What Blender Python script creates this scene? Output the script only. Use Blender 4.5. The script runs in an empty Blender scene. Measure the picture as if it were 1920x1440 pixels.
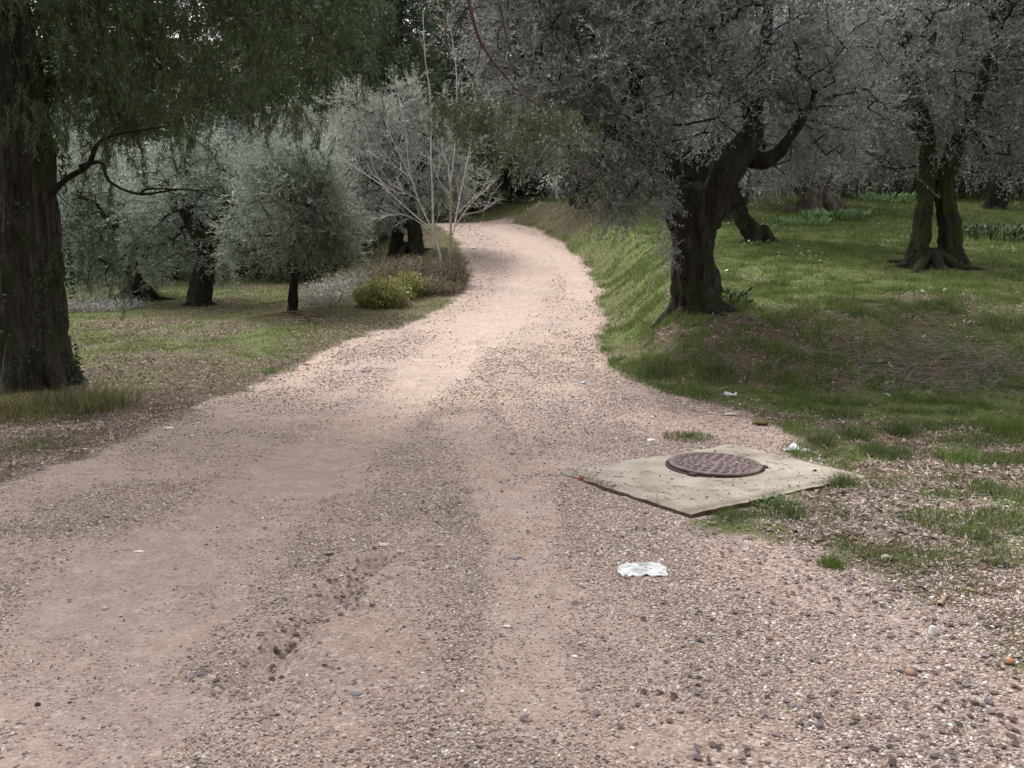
import bpy, math
import numpy as np

# ============================================================ camera, sky, sun, exposure
F = 1663.0                      # focal length in pixels of the 1920-wide picture
PITCH = math.radians(8.0)
EYE = 1.5
sc = bpy.context.scene
cam = bpy.data.cameras.new('camera')
co = bpy.data.objects.new('camera', cam)
sc.collection.objects.link(co)
co.location = (0, 0, EYE)
co.rotation_euler = (math.pi / 2 - PITCH, 0, 0)
cam.sensor_width = 36
cam.lens = 36 * F / 1920
cam.clip_end = 1000
sc.camera = co

w = bpy.data.worlds.new('World')
sc.world = w
w.use_nodes = True
wn, wl = w.node_tree.nodes, w.node_tree.links
sky = wn.new('ShaderNodeTexSky')
sky.sky_type = 'NISHITA'
sky.sun_disc = False
SUN_EL, SUN_AZ = math.radians(52), math.radians(-38)   # azimuth measured from +Y towards +X
sky.sun_elevation = SUN_EL
sky.sun_rotation = SUN_AZ
sky.air_density = 1.3
sky.dust_density = 4.0
hs = wn.new('ShaderNodeHueSaturation')
hs.inputs['Saturation'].default_value = 0.14
wl.new(sky.outputs[0], hs.inputs['Color'])
wl.new(hs.outputs[0], wn['Background'].inputs[0])
wn['Background'].inputs[1].default_value = 0.15
sd = bpy.data.lights.new('sun', 'SUN')
sd.energy = 1.5
sd.angle = math.radians(16)
sd.color = (1.0, 0.975, 0.95)
so = bpy.data.objects.new('sun', sd)
sc.collection.objects.link(so)
so.rotation_euler = (math.pi / 2 - SUN_EL, 0, math.pi - SUN_AZ)
sc.view_settings.view_transform = 'Standard'
sc.view_settings.look = 'None'
sc.view_settings.gamma = 1
sc.view_settings.exposure = 1.42
sc.cycles.max_bounces = 6
sc.cycles.diffuse_bounces = 3
sc.cycles.use_denoising = True

R = np.random.default_rng(7)

# ============================================================ noise and vectors
def vnoise(p, seed=0):
    """value noise, p (n,3) -> (n,) in 0..1"""
    p = np.asarray(p, float)
    i = np.floor(p).astype(np.int64)
    f = p - i
    f = f * f * (3 - 2 * f)
    def h(dx, dy, dz):
        n = ((i[:, 0] + dx) * 374761393 + (i[:, 1] + dy) * 668265263 + (i[:, 2] + dz) * 2147483647 + seed * 974634777) & 0xFFFFFFFF
        n = ((n ^ (n >> 13)) * 1274126177) & 0xFFFFFFFF
        n = ((n ^ (n >> 16)) * 2246822519) & 0xFFFFFFFF
        return ((n ^ (n >> 15)) & 0xFFFFFF) / float(0xFFFFFF)
    x0 = (h(0, 0, 0) * (1 - f[:, 0]) + h(1, 0, 0) * f[:, 0]) * (1 - f[:, 1]) + (h(0, 1, 0) * (1 - f[:, 0]) + h(1, 1, 0) * f[:, 0]) * f[:, 1]
    x1 = (h(0, 0, 1) * (1 - f[:, 0]) + h(1, 0, 1) * f[:, 0]) * (1 - f[:, 1]) + (h(0, 1, 1) * (1 - f[:, 0]) + h(1, 1, 1) * f[:, 0]) * f[:, 1]
    return x0 * (1 - f[:, 2]) + x1 * f[:, 2]

def fbm(p, oct=4, seed=0):
    p = np.asarray(p, float)
    s, a, t = 0, 1, 0
    for k in range(oct):
        s = s + a * vnoise(p * 2 ** k + 13.7 * k, seed + k)
        t += a
        a *= 0.5
    return s / t

def fbm2(x, y, freq, oct=4, seed=0):
    x = np.asarray(x, float); y = np.asarray(y, float)
    return fbm(np.stack([x.ravel() * freq, y.ravel() * freq, np.zeros(x.size) + .5], 1), oct, seed).reshape(x.shape)

def sstep(a, b, x):
    t = np.clip((np.asarray(x, float) - a) / (b - a), 0, 1)
    return t * t * (3 - 2 * t)

def norm(v):
    return v / np.maximum(np.linalg.norm(v, axis=-1, keepdims=True), 1e-9)

# ============================================================ the lie of the land
RY = np.array([-40, 0, 5, 8, 10.5, 13, 16, 21.7, 27, 31, 33, 35, 38, 44, 80, 400])
RX = np.array([-1.0, -1.0, -1.0, -.9, -.75, -.5, .22, .5, -.1, -1.1, -2.6, -5.5, -13, -26, -60, -300])
RW = np.array([2.8, 2.8, 2.8, 2.6, 1.95, 1.85, 1.5, 1.45, 1.45, 1.5, 1.6, 2, 2.4, 2.5, 3, 3])
HY = np.array([-40, 0, 8, 10.5, 13, 16, 19, 21.7, 24.5, 27, 29.5, 31.5, 34, 37, 42, 400])
HZ = np.array([0, 0, 0, .10, .28, .52, .90, 1.30, 1.76, 2.18, 2.56, 2.76, 2.84, 2.9, 3.0, 5])

def Hbase(x, y):
    x = np.asarray(x, float); y = np.asarray(y, float)
    xc = np.interp(y, RY, RX); w = np.interp(y, RY, RW); hr = np.interp(y, HY, HZ)
    yw = y + .5 * (fbm2(x, y, .7, 2, 91) - .5) * sstep(30, 12, y)
    T = .85 * sstep(9.2, 11.7, yw) + np.maximum(y - 11.5, 0) * .12 + np.maximum(y - 25, 0) * .03 + np.maximum(y - 36, 0) * .12
    T = T + .05 * sstep(2, 9, y) * sstep(2.5, 6, x)
    L = .045 * np.maximum(y - 8, 0) + .22 * np.maximum(y - 38, 0)
    Hh = np.where(y > 31, hr, hr)
    r = sstep(0, 1.25, x - (xc + w)) * sstep(8.6, 10.2, y) + sstep(0, 3, x - 2.2) * (1 - sstep(8.6, 10.2, y))
    r = np.where(y > 32, sstep(-1.2, 2.4, x), r)
    r = r * np.where(y > 32, 1.0, 1.0)
    l = sstep(1.2, 4.6, (xc - w) - x) * sstep(9, 14, y) * (y < 60)
    h = Hh + (T - Hh) * r
    h = h + (L - h) * np.where(y <= 32, l, 0)
    far = sstep(32, 38, y)
    leftfar = hr * 0 + L + (T - L) * sstep(-9, 3, x)
    edge = Hh + (T - Hh) * r
    h = h * (1 - far) + leftfar * far
    return h

def seg_dist(px, py, poly, closed=False):
    poly = np.asarray(poly, float)
    d = np.full(px.shape, 1e9)
    n = len(poly)
    for k in range(n if closed else n - 1):
        a, b = poly[k], poly[(k + 1) % n]
        ab = b - a
        t = np.clip(((px - a[0]) * ab[0] + (py - a[1]) * ab[1]) / max(ab @ ab, 1e-9), 0, 1)
        d = np.minimum(d, np.hypot(px - a[0] - t * ab[0], py - a[1] - t * ab[1]))
    return d

def inside(px, py, poly):
    poly = np.asarray(poly, float)
    c = np.zeros(px.shape, bool)
    n = len(poly)
    for k in range(n):
        a, b = poly[k], poly[(k + 1) % n]
        hit = ((a[1] > py) != (b[1] > py)) & (px < (b[0] - a[0]) * (py - a[1]) / (b[1] - a[1] + 1e-12) + a[0])
        c ^= hit
    return c

def sdist(px, py, poly):
    """positive inside"""
    d = seg_dist(px, py, poly, True)
    return np.where(inside(px, py, poly), d, -d)

def ray(u, v):
    a, b = (u - 960) / F, -(v - 720) / F
    c, s = math.cos(PITCH), math.sin(PITCH)
    return np.array([a, c + b * s, -s + b * c])       # unit step along the view axis

def at(u, v, Y):
    """the point that shows at pixel u, v and lies Y metres ahead"""
    d = ray(u, v)
    return np.array([0, 0, EYE]) + d * (Y / d[1])

def G(u, v):
    """the ground point that shows at pixel u, v"""
    d = ray(u, v)
    t = np.concatenate([np.arange(1.5, 12, .01), np.arange(12, 120, .04)])
    p = np.array([0, 0, EYE]) + t[:, None] * d
    under = np.nonzero(p[:, 2] < Hbase(p[:, 0], p[:, 1]))[0]
    return p[under[0]][:2] if len(under) else p[-1][:2]

def GP(*uv):
    return np.array([G(u, v) for u, v in uv])

# masks, laid out on the ground in metres
road_poly = np.vstack([[[-3.9, -6], [-3.9, 2], [-3.7, 5.2]], GP((0, 905), (200, 848), (310, 795), (430, 742), (540, 694), (650, 640), (760, 608), (850, 566), (882, 525), (868, 480), (850, 445)),
                       [[-2.9, 31.6], [-5.5, 33], [-14, 35.8], [-26, 41], [-26, 47], [-13, 40.5], [-4, 36.3], [-.2, 33.2]],
                       GP((960, 419), (1010, 432), (1060, 458), (1100, 500), (1125, 540), (1135, 590), (1130, 640), (1145, 690), (1250, 738), (1400, 776), (1480, 810)),
                       [[2.2, 6.9], [2.3, 6.0]], GP((1330, 985), (1500, 1010), (1640, 1075), (1790, 1160), (1920, 1250), (2500, 1500)), [[9, 2.2], [9, -6]]])
bare_lines = [(GP((20, 1280), (150, 1150), (330, 1010), (560, 880), (740, 750), (850, 650), (900, 590)), .42),
              (GP((250, 1230), (470, 1010), (640, 860), (800, 730), (880, 660)), .26),
              (GP((1010, 1330), (1000, 1100), (970, 980), (900, 850), (860, 790)), .26),
              (GP((900, 640), (960, 570), (1000, 520), (1010, 480), (985, 450), (930, 430)), .55),
              (GP((1090, 560), (1080, 520), (1040, 470)), .3)]
rut_lines = [(GP((455, 1300), (520, 1215), (620, 1130), (700, 1060)), .042, .06),
             (GP((180, 985), (260, 945), (330, 915)), .02, .07),
             (GP((830, 970), (880, 925), (960, 905), (1010, 895)), .02, .05),
             (GP((930, 740), (955, 790), (985, 830)), .035, .06),
             (GP((900, 640), (960, 665), (1010, 700)), .03, .07)]
litter_poly = GP((1165, 650), (1240, 600), (1310, 585), (1420, 585), (1600, 560), (1920, 545), (2500, 540), (2500, 730), (1920, 720), (1600, 735), (1400, 725), (1250, 705))
soil_poly = np.vstack([GP((-500, 790), (0, 770), (210, 745), (330, 722), (520, 690), (600, 668), (640, 650)), GP((540, 705), (420, 775), (300, 850), (200, 900), (0, 970), (-400, 1000))])
verge_poly = GP((1150, 735), (1330, 752), (1500, 778), (1700, 790), (1920, 815), (2500, 830), (2600, 1500), (1920, 1260), (1790, 1170), (1640, 1085), (1500, 1020), (1380, 975), (1560, 900), (1380, 800))
bank_poly = GP((840, 420), (850, 500), (885, 530), (760, 600), (690, 590), (700, 520), (560, 540), (600, 480), (760, 440))
farbrown_poly = GP((930, 400), (1010, 385), (1110, 372), (1150, 400), (1100, 440), (1040, 440), (990, 425), (950, 418))

def masks(x, y):
    n1 = fbm2(x, y, 2.2, 4, 3) - .5
    n2 = fbm2(x, y, .6, 3, 5) - .5
    n3 = fbm2(x, y, 7, 2, 8) - .5
    road = sdist(x, y, road_poly) + n1 * .55 + n3 * .16
    road = sstep(-.10, .12, road)
    lit = sstep(-.35, .45, sdist(x, y, litter_poly) + n1 * 1.3 + n3 * .5) * (.35 + .65 * sstep(-.13, .12, n1 * .8 + n3 * .6 + .03)) * (1 - .35 * sstep(3.2, 4.5, x))
    lit = np.maximum(lit, sstep(-.3, .3, sdist(x, y, soil_poly) + n1 * .6))
    lit = np.maximum(lit, .75 * sstep(-.6, .5, sdist(x, y, bank_poly) + n1 * .8))
    lit = np.maximum(lit, .8 * sstep(-.8, .5, sdist(x, y, farbrown_poly) + n1 * .8))
    lit = np.maximum(lit, sstep(-.35, .25, sdist(x, y, verge_poly) + n1 * .5) * sstep(-.20, .10, n1 + .5 * n3 + .05))
    ed = sdist(x, y, road_poly) + n1 * .6
    lit = np.maximum(lit, sstep(-.9, -.1, ed) * sstep(-.25, .12, n1 + n3 * .6) * np.where(x > 0, .6, .95))
    lf = (x < np.interp(y, RY, RX) - 1.2)
    lit = np.maximum(lit, np.where(lf, sstep(-.12, .18, n2 + n1 * .6) * .85, sstep(.10, .3, n2 + n1 * .5) * .6))
    lit = np.maximum(lit, sstep(33, 40, y + n1 * 6))
    # ragged strip between gravel and bank near the slab
    s = sstep(1.0, 0, np.abs(sdist(x, y, road_poly))) * (y < 10) * (x > 0.6)
    lit = np.maximum(lit, s * sstep(-.15, .15, n1 + .04))
    bare = np.zeros(x.shape)
    for l, wd in bare_lines:
        bare = np.maximum(bare, sstep(wd * 1.5, wd * .5, seg_dist(x, y, l) + n1 * .35))
    side = sstep(.15, -.5, x + .22 * (y - 3) * -1 * 0 + .9 - .28 * np.minimum(y, 6) + n1 * 1.2)
    bare = np.maximum(bare, side * (.45 + .35 * sstep(-.1, .1, n1)) * sstep(12, 8, y))
    bare = np.maximum(bare, .75 * sstep(.04, .16, n2 + .3 * n1) * np.where(x > .6, .4, 1))
    return road, lit * (1 - road), bare * road

def Hfine(x, y, road):
    h = Hbase(x, y)
    near = sstep(60, 10, y)
    h = h + (fbm2(x, y, .9, 3, 21) - .5) * .10 * near * sstep(.2, 3, np.abs(y) + 0 * x)
    h = h + (fbm2(x, y, 5, 3, 23) - .5) * (.022 * road + .07 * (1 - road)) * near
    for l, dp, wd in rut_lines:
        d = seg_dist(x, y, l) + (fbm2(x, y, 6, 2, 31) - .5) * .08
        h = h - dp * np.exp(-(d / wd) ** 2) + dp * .5 * np.exp(-((d - wd * 2.4) / (wd * 1.4)) ** 2)
    for l, wd in bare_lines[:2]:
        h = h - .018 * sstep(wd * 1.6, 0, seg_dist(x, y, l))
    return h

SLAB_T = .04
slab_c = np.array([at(1046, 880, 1), at(1296, 958, 1), at(1622, 887, 1), at(1372, 829, 1)])
def plane_hit(u, v, z):
    d = ray(u, v)
    return (np.array([0, 0, EYE]) + d * ((z - EYE) / d[2]))
slab_xy = np.array([plane_hit(u, v, SLAB_T)[:2] for u, v in ((1046, 880), (1296, 958), (1622, 887), (1372, 829))])
lid_c = plane_hit(1341, 867, SLAB_T + .03)[:2]

def H(x, y):
    x = np.asarray(x, float); y = np.asarray(y, float)
    sx, sy = np.atleast_1d(x), np.atleast_1d(y)
    r, _, _ = masks(sx, sy)
    h = Hfine(sx, sy, r)
    sdm = sdist(sx, sy, slab_xy)
    k = sstep(-.5, .0, sdm)
    h = h * (1 - k) + np.minimum(h, .012) * k      # the earth is level round the slab
    return h.reshape(x.shape)

# ============================================================ materials
def mat(name, rough=.9, spec=.2):
    m = bpy.data.materials.new(name)
    m.use_nodes = True
    b = m.node_tree.nodes['Principled BSDF']
    b.inputs['Roughness'].default_value = rough
    b.inputs['Specular IOR Level'].default_value = spec
    return m, m.node_tree.nodes, m.node_tree.links, b

def noise_node(n, l, scale, detail=4, rough=.6, obj=True):
    t = n.new('ShaderNodeTexNoise')
    t.inputs['Scale'].default_value = scale
    t.inputs['Detail'].default_value = detail
    t.inputs['Roughness'].default_value = rough
    c = n.new('ShaderNodeNewGeometry')
    l.new(c.outputs['Position'], t.inputs['Vector'])
    return t

def ramp(n, l, src, stops):
    r = n.new('ShaderNodeValToRGB')
    e = r.color_ramp.elements
    while len(e) < len(stops):
        e.new(.5)
    for k, (p, c) in enumerate(stops):
        e[k].position = p
        e[k].color = (*c, 1)
    l.new(src, r.inputs[0])
    return r

def mix(n, l, fac, a, b, mode='MIX'):
    m = n.new('ShaderNodeMix')
    m.data_type = 'RGBA'
    m.blend_type = mode
    for s, v in ((m.inputs[0], fac), (m.inputs[6], a), (m.inputs[7], b)):
        if hasattr(v, 'links'):
            l.new(v, s)
        else:
            s.default_value = (*v, 1) if isinstance(v, tuple) else v
    return m.outputs[2]

def bump(n, l, b, h, strength, dist):
    bp = n.new('ShaderNodeBump')
    bp.inputs['Strength'].default_value = strength
    bp.inputs['Distance'].default_value = dist
    l.new(h, bp.inputs['Height'])
    l.new(bp.outputs[0], b.inputs['Normal'])
    return bp

def ground_material():
    m, n, l, b = mat('earth', .95, .15)
    at_ = n.new('ShaderNodeAttribute'); at_.attribute_name = 'mask'
    sp = n.new('ShaderNodeSeparateColor'); l.new(at_.outputs['Color'], sp.inputs[0])
    big = noise_node(n, l, .9, 5)
    med = noise_node(n, l, 9, 5, .7)
    fine = noise_node(n, l, 70, 4, .75)
    geo = n.new('ShaderNodeNewGeometry')
    vor = n.new('ShaderNodeTexVoronoi'); vor.inputs['Scale'].default_value = 75
    l.new(geo.outputs['Position'], vor.inputs['Vector'])
    vor2 = n.new('ShaderNodeTexVoronoi'); vor2.inputs['Scale'].default_value = 38
    l.new(geo.outputs['Position'], vor2.inputs['Vector'])
    sv = n.new('ShaderNodeSeparateColor'); l.new(vor.outputs['Color'], sv.inputs[0])
    sv2 = n.new('ShaderNodeSeparateColor'); l.new(vor2.outputs['Color'], sv2.inputs[0])
    grit = ramp(n, l, sv.outputs[0], [(0, (.12, .088, .075)), (.35, (.245, .185, .155)), (.7, (.35, .275, .235)), (.93, (.47, .405, .36)), (1, (.66, .61, .57))])
    grit2 = ramp(n, l, sv2.outputs[1], [(0, (.18, .13, .11)), (.5, (.30, .232, .195)), (1, (.39, .32, .28))])
    dust = ramp(n, l, med.outputs[0], [(.3, (.285, .218, .184)), (.5, (.355, .285, .242)), (.72, (.45, .375, .32))])
    gravel = mix(n, l, .5, grit.outputs[0], grit2.outputs[0])
    tint = ramp(n, l, big.outputs[0], [(.32, (.97, .90, .86)), (.5, (1.03, .975, .955)), (.66, (.92, .90, .92))])
    ba = mix(n, l, sp.outputs[2], gravel, dust.outputs[0])
    ba = mix(n, l, .22, ba, grit.outputs[0])
    road = mix(n, l, 1.0, ba, tint.outputs[0], 'MULTIPLY')
    litter = ramp(n, l, fine.outputs[0], [(.3, (.028, .02, .014)), (.48, (.085, .058, .038)), (.62, (.15, .11, .08)), (.75, (.27, .22, .18))])
    turf = ramp(n, l, fine.outputs[0], [(.3, (.035, .045, .012)), (.5, (.075, .095, .025)), (.7, (.13, .14, .05))])
    g = mix(n, l, sp.outputs[1], turf.outputs[0], litter.outputs[0])
    c = mix(n, l, sp.outputs[0], g, road)
    l.new(c, b.inputs['Base Color'])
    add = n.new('ShaderNodeMath'); add.operation = 'ADD'
    l.new(fine.outputs[0], add.inputs[0]); 
    ml = n.new('ShaderNodeMath'); ml.operation = 'MULTIPLY'; ml.inputs[1].default_value = -.8
    l.new(vor.outputs['Distance'], ml.inputs[0]); l.new(ml.outputs[0], add.inputs[1])
    bump(n, l, b, add.outputs[0], .8, .008)
    return m

def leaf_material(name, top, under, trans=.25, rough=.55, varc=None, spec=.4):
    """top: three greens from dull to bright; under: the paler underside (the back of the blade)"""
    m, n, l, b = mat(name, rough, spec)
    a = n.new('ShaderNodeAttribute'); a.attribute_name = 'rnd'
    r = ramp(n, l, a.outputs['Fac'], [(0, top[0]), (.5, top[1]), (1, top[2])])
    r2 = ramp(n, l, a.outputs['Fac'], [(0, tuple(c * .75 for c in under)), (1, under)])
    g = n.new('ShaderNodeNewGeometry')
    c = mix(n, l, g.outputs['Backfacing'], r.outputs[0], r2.outputs[0])
    l.new(c, b.inputs['Base Color'])
    t = n.new('ShaderNodeBsdfTranslucent'); l.new(c, t.inputs[0])
    mx = n.new('ShaderNodeMixShader'); mx.inputs[0].default_value = trans
    l.new(b.outputs[0], mx.inputs[1]); l.new(t.outputs[0], mx.inputs[2])
    l.new(mx.outputs[0], n['Material Output'].inputs[0])
    return m

def bark_material(name, dark, mid, light, moss=None, scale=14, stretch=.25, moss_amt=.5):
    m, n, l, b = mat(name, .95, .15)
    g = n.new('ShaderNodeNewGeometry')
    mp = n.new('ShaderNodeMapping'); mp.inputs['Scale'].default_value = (1, 1, stretch)
    l.new(g.outputs['Position'], mp.inputs['Vector'])
    t = n.new('ShaderNodeTexNoise'); t.inputs['Scale'].default_value = scale; t.inputs['Detail'].default_value = 7; t.inputs['Roughness'].default_value = .7
    l.new(mp.outputs[0], t.inputs['Vector'])
    r = ramp(n, l, t.outputs[0], [(.32, dark), (.5, mid), (.68, light)])
    c = r.outputs[0]
    if moss:
        q = noise_node(n, l, 3.5, 4, .65)
        mr = ramp(n, l, q.outputs[0], [(.5 - .1 * moss_amt, (0, 0, 0)), (.62 - .1 * moss_amt, (1, 1, 1))])
        c = mix(n, l, mr.outputs[0], c, moss)
    l.new(c, b.inputs['Base Color'])
    bump(n, l, b, t.outputs[0], 1.0, .05)
    return m

def solid(name, stops, scale=20, rough=.85, bstr=.5, bd=.004, spec=.2, detail=5):
    m, n, l, b = mat(name, rough, spec)
    t = noise_node(n, l, scale, detail, .65)
    r = ramp(n, l, t.outputs[0], stops)
    l.new(r.outputs[0], b.inputs['Base Color'])
    bump(n, l, b, t.outputs[0], bstr, bd)
    return m

def attr_material(name, rough=.85, spec=.2, trans=0, nscale=60):
    """each stone, blade or fallen leaf has its own colour"""
    m, n, l, b = mat(name, rough, spec)
    a = n.new('ShaderNodeAttribute'); a.attribute_name = 'tone'
    t = noise_node(n, l, nscale, 3)
    r = ramp(n, l, t.outputs[0], [(.3, (.78, .78, .78)), (.7, (1.12, 1.12, 1.12))])
    c = mix(n, l, 1.0, a.outputs['Color'], r.outputs[0], 'MULTIPLY')
    l.new(c, b.inputs['Base Color'])
    if trans:
        q = n.new('ShaderNodeBsdfTranslucent'); l.new(c, q.inputs[0])
        mx = n.new('ShaderNodeMixShader'); mx.inputs[0].default_value = trans
        l.new(b.outputs[0], mx.inputs[1]); l.new(q.outputs[0], mx.inputs[2])
        l.new(mx.outputs[0], n['Material Output'].inputs[0])
    return m

M = {}
M['ground'] = ground_material()
M['olive_leaf'] = leaf_material('olive_leaf', [(.088, .083, .082), (.145, .148, .130), (.25, .262, .23)], (.34, .35, .335))
M['olive_leaf_pale'] = leaf_material('olive_leaf_pale', [(.16, .175, .145), (.23, .25, .21), (.32, .335, .29)], (.42, .44, .39))
M['olive_leaf_green'] = leaf_material('olive_leaf_green', [(.075, .095, .07), (.13, .16, .12), (.23, .26, .20)], (.36, .42, .34))
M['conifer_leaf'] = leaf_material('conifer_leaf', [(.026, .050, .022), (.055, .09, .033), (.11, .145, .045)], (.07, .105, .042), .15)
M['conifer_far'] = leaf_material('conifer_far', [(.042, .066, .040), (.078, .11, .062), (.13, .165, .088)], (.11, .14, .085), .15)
M['olive_conifer'] = leaf_material('hanging_conifer_leaf', [(.038, .052, .026), (.07, .092, .038), (.12, .14, .055)], (.09, .105, .05), .2)
M['ivy_leaf'] = leaf_material('ivy_leaf', [(.015, .03, .014), (.03, .05, .022), (.06, .085, .045)], (.06, .085, .05), .15, .7, spec=.15)
M['arum_leaf'] = leaf_material('arum_leaf', [(.07, .13, .04), (.12, .22, .07), (.25, .36, .17)], (.2, .3, .14), .25, .4)
M['bush_leaf'] = leaf_material('bush_leaf', [(.13, .12, .035), (.23, .24, .06), (.38, .36, .13)], (.29, .29, .11), .3)
M['dry_leaf'] = leaf_material('dry_leaf', [(.10, .08, .045), (.19, .155, .09), (.30, .25, .16)], (.24, .2, .13), .2)
M['pale_herb'] = leaf_material('pale_herb', [(.20, .18, .16), (.34, .32, .29), (.55, .53, .50)], (.45, .43, .40), .2)
M['olive_bark'] = bark_material('olive_bark', (.008, .006, .005), (.028, .021, .017), (.065, .052, .043), (.024, .028, .014), 16, .22, .2)
M['mossy_bark'] = bark_material('mossy_bark', (.008, .007, .005), (.024, .02, .015), (.05, .043, .032), (.026, .032, .008), 14, .3, .6)
M['red_bark'] = bark_material('red_bark', (.04, .032, .027), (.11, .085, .07), (.22, .175, .145), None, 9, .3)
M['cypress_bark'] = bark_material('cypress_bark', (.014, .011, .0095), (.045, .036, .031), (.098, .082, .072), (.045, .048, .022), 20, .10, -.2)
M['twig_bark'] = bark_material('twig_bark', (.04, .03, .025), (.09, .07, .06), (.15, .12, .10), None, 30, .3)
M['redtwig_bark'] = bark_material('reddish_twig_bark', (.06, .03, .025), (.13, .07, .058), (.22, .14, .12), None, 30, .3)
M['pale_bark'] = bark_material('pale_bark', (.30, .27, .25), (.46, .42, .40), (.62, .58, .55), None, 18, .4)
M['lichen_bark'] = bark_material('lichen_bark', (.20, .17, .13), (.34, .29, .23), (.46, .41, .35), (.30, .23, .09), 18, .4, .4)
M['stone_tone'] = attr_material('stone_tone')
M['grass_tone'] = attr_material('grass_tone', .7, .25, .3, 4)
M['leaf_tone'] = attr_material('leaf_tone', .8, .2, .1)
M['concrete'] = None
M['paper'] = solid('white_paper', [(.3, (.42, .41, .39)), (.55, (.60, .60, .59)), (.7, (.68, .68, .68))], 30, .8)
M['grey_paper'] = solid('wrapper_film', [(.3, (.45, .5, .58)), (.7, (.7, .74, .8))], 30, .5)
M['white_stone'] = solid('white_stone', [(.3, (.62, .60, .57)), (.7, (.82, .80, .77))], 25)
M['pale_stone'] = solid('pale_stone', [(.3, (.38, .32, .26)), (.7, (.62, .55, .47))], 25)
M['pink_stone'] = solid('pink_stone', [(.3, (.45, .33, .27)), (.7, (.66, .53, .46))], 25)
M['grey_stone'] = solid('grey_stone', [(.3, (.15, .135, .14)), (.7, (.30, .275, .28))], 25)
M['moss_stone'] = solid('mossy_stone', [(.35, (.06, .05, .025)), (.6, (.13, .10, .04))], 15)
M['brick'] = solid('terracotta', [(.3, (.22, .085, .05)), (.7, (.42, .18, .11))], 25)
M['dark_wood'] = solid('dark_bark_chip', [(.3, (.03, .02, .015)), (.7, (.10, .06, .045))], 25)
M['tan_wood'] = solid('tan_wood', [(.3, (.22, .14, .09)), (.7, (.38, .27, .18))], 25)
def concrete_material():
    m, n, l, b = mat('concrete', .92, .2)
    a = noise_node(n, l, 3.0, 5, .6); f = noise_node(n, l, 60, 5, .7); s = noise_node(n, l, 220, 2, .5)
    c1 = ramp(n, l, a.outputs[0], [(.28, (.16, .13, .105)), (.42, (.25, .215, .178)), (.55, (.315, .278, .236)), (.72, (.37, .333, .292))])
    c2 = ramp(n, l, f.outputs[0], [(.3, (.75, .75, .72)), (.7, (1.12, 1.1, 1.08))])
    c = mix(n, l, 1.0, c1.outputs[0], c2.outputs[0], 'MULTIPLY')
    at_ = n.new('ShaderNodeAttribute'); at_.attribute_name = 'moss'
    c = mix(n, l, at_.outputs['Fac'], c, (.10, .085, .05))
    l.new(c, b.inputs['Base Color'])
    bump(n, l, b, f.outputs[0], .6, .004)
    return m
M['concrete'] = concrete_material()
def iron_material():
    m, n, l, b = mat('rusted_iron', .75, .35)
    a = noise_node(n, l, 14, 5, .65); f = noise_node(n, l, 120, 4, .7)
    c1 = ramp(n, l, a.outputs[0], [(.3, (.085, .058, .06)), (.5, (.15, .105, .105)), (.7, (.23, .17, .16))])
    c2 = ramp(n, l, f.outputs[0], [(.3, (.8, .8, .8)), (.7, (1.15, 1.12, 1.1))])
    l.new(mix(n, l, 1.0, c1.outputs[0], c2.outputs[0], 'MULTIPLY'), b.inputs['Base Color'])
    b.inputs['Metallic'].default_value = .15
    bump(n, l, b, f.outputs[0], .4, .002)
    return m
M['iron'] = iron_material()
M['dark_iron'] = solid('dark_iron', [(.3, (.025, .018, .018)), (.7, (.07, .05, .048))], 60, .8)

# ============================================================ mesh building
def mk(name, V, Fc, material, parent=None, rnd=None, tone=None, smooth=False, ptone=None, extra=None):
    """V (n,3); Fc: list of (m,k) index arrays"""
    V = np.asarray(V, np.float32)
    Fl = [np.asarray(f, np.int32) for f in (Fc if isinstance(Fc, list) else [Fc]) if len(f)]
    me = bpy.data.meshes.new(name)
    me.vertices.add(len(V))
    me.vertices.foreach_set('co', V.ravel())
    nl = sum(f.size for f in Fl); nf = sum(len(f) for f in Fl)
    me.loops.add(nl); me.polygons.add(nf)
    me.loops.foreach_set('vertex_index', np.concatenate([f.ravel() for f in Fl]))
    tot = np.concatenate([np.full(len(f), f.shape[1], np.int32) for f in Fl])
    st = np.concatenate([[0], np.cumsum(tot)[:-1]]).astype(np.int32)
    me.polygons.foreach_set('loop_start', st)
    me.polygons.foreach_set('loop_total', tot)
    if smooth:
        me.polygons.foreach_set('use_smooth', np.ones(nf, bool))
    me.update(calc_edges=True)
    me.materials.append(material)
    if rnd is not None:
        a = me.attributes.new('rnd', 'FLOAT', 'FACE'); a.data.foreach_set('value', np.asarray(rnd, np.float32))
    if tone is not None:
        a = me.attributes.new('tone', 'FLOAT_COLOR', 'FACE')
        a.data.foreach_set('color', np.concatenate([tone, np.ones((len(tone), 1))], 1).astype(np.float32).ravel())
    if ptone is not None:
        a = me.attributes.new('tone', 'FLOAT_COLOR', 'POINT')
        a.data.foreach_set('color', np.concatenate([ptone, np.ones((len(ptone), 1))], 1).astype(np.float32).ravel())
    for k, v in (extra or {}).items():
        if v.ndim == 1:
            a = me.attributes.new(k, 'FLOAT', 'POINT'); a.data.foreach_set('value', v.astype(np.float32))
        else:
            a = me.attributes.new(k, 'FLOAT_COLOR', 'POINT')
            a.data.foreach_set('color', np.concatenate([v, np.ones((len(v), 1))], 1).astype(np.float32).ravel())
    o = bpy.data.objects.new(name, me)
    sc.collection.objects.link(o)
    if parent is not None:
        o.parent = parent
        o.location = -np.array(parent.location)      # meshes are written in world metres
    return o

def tag(o, label=None, cat=None, group=None, kind=None):
    for k, v in (('label', label), ('category', cat), ('group', group), ('kind', kind)):
        if v:
            o[k] = v
    return o

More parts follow.
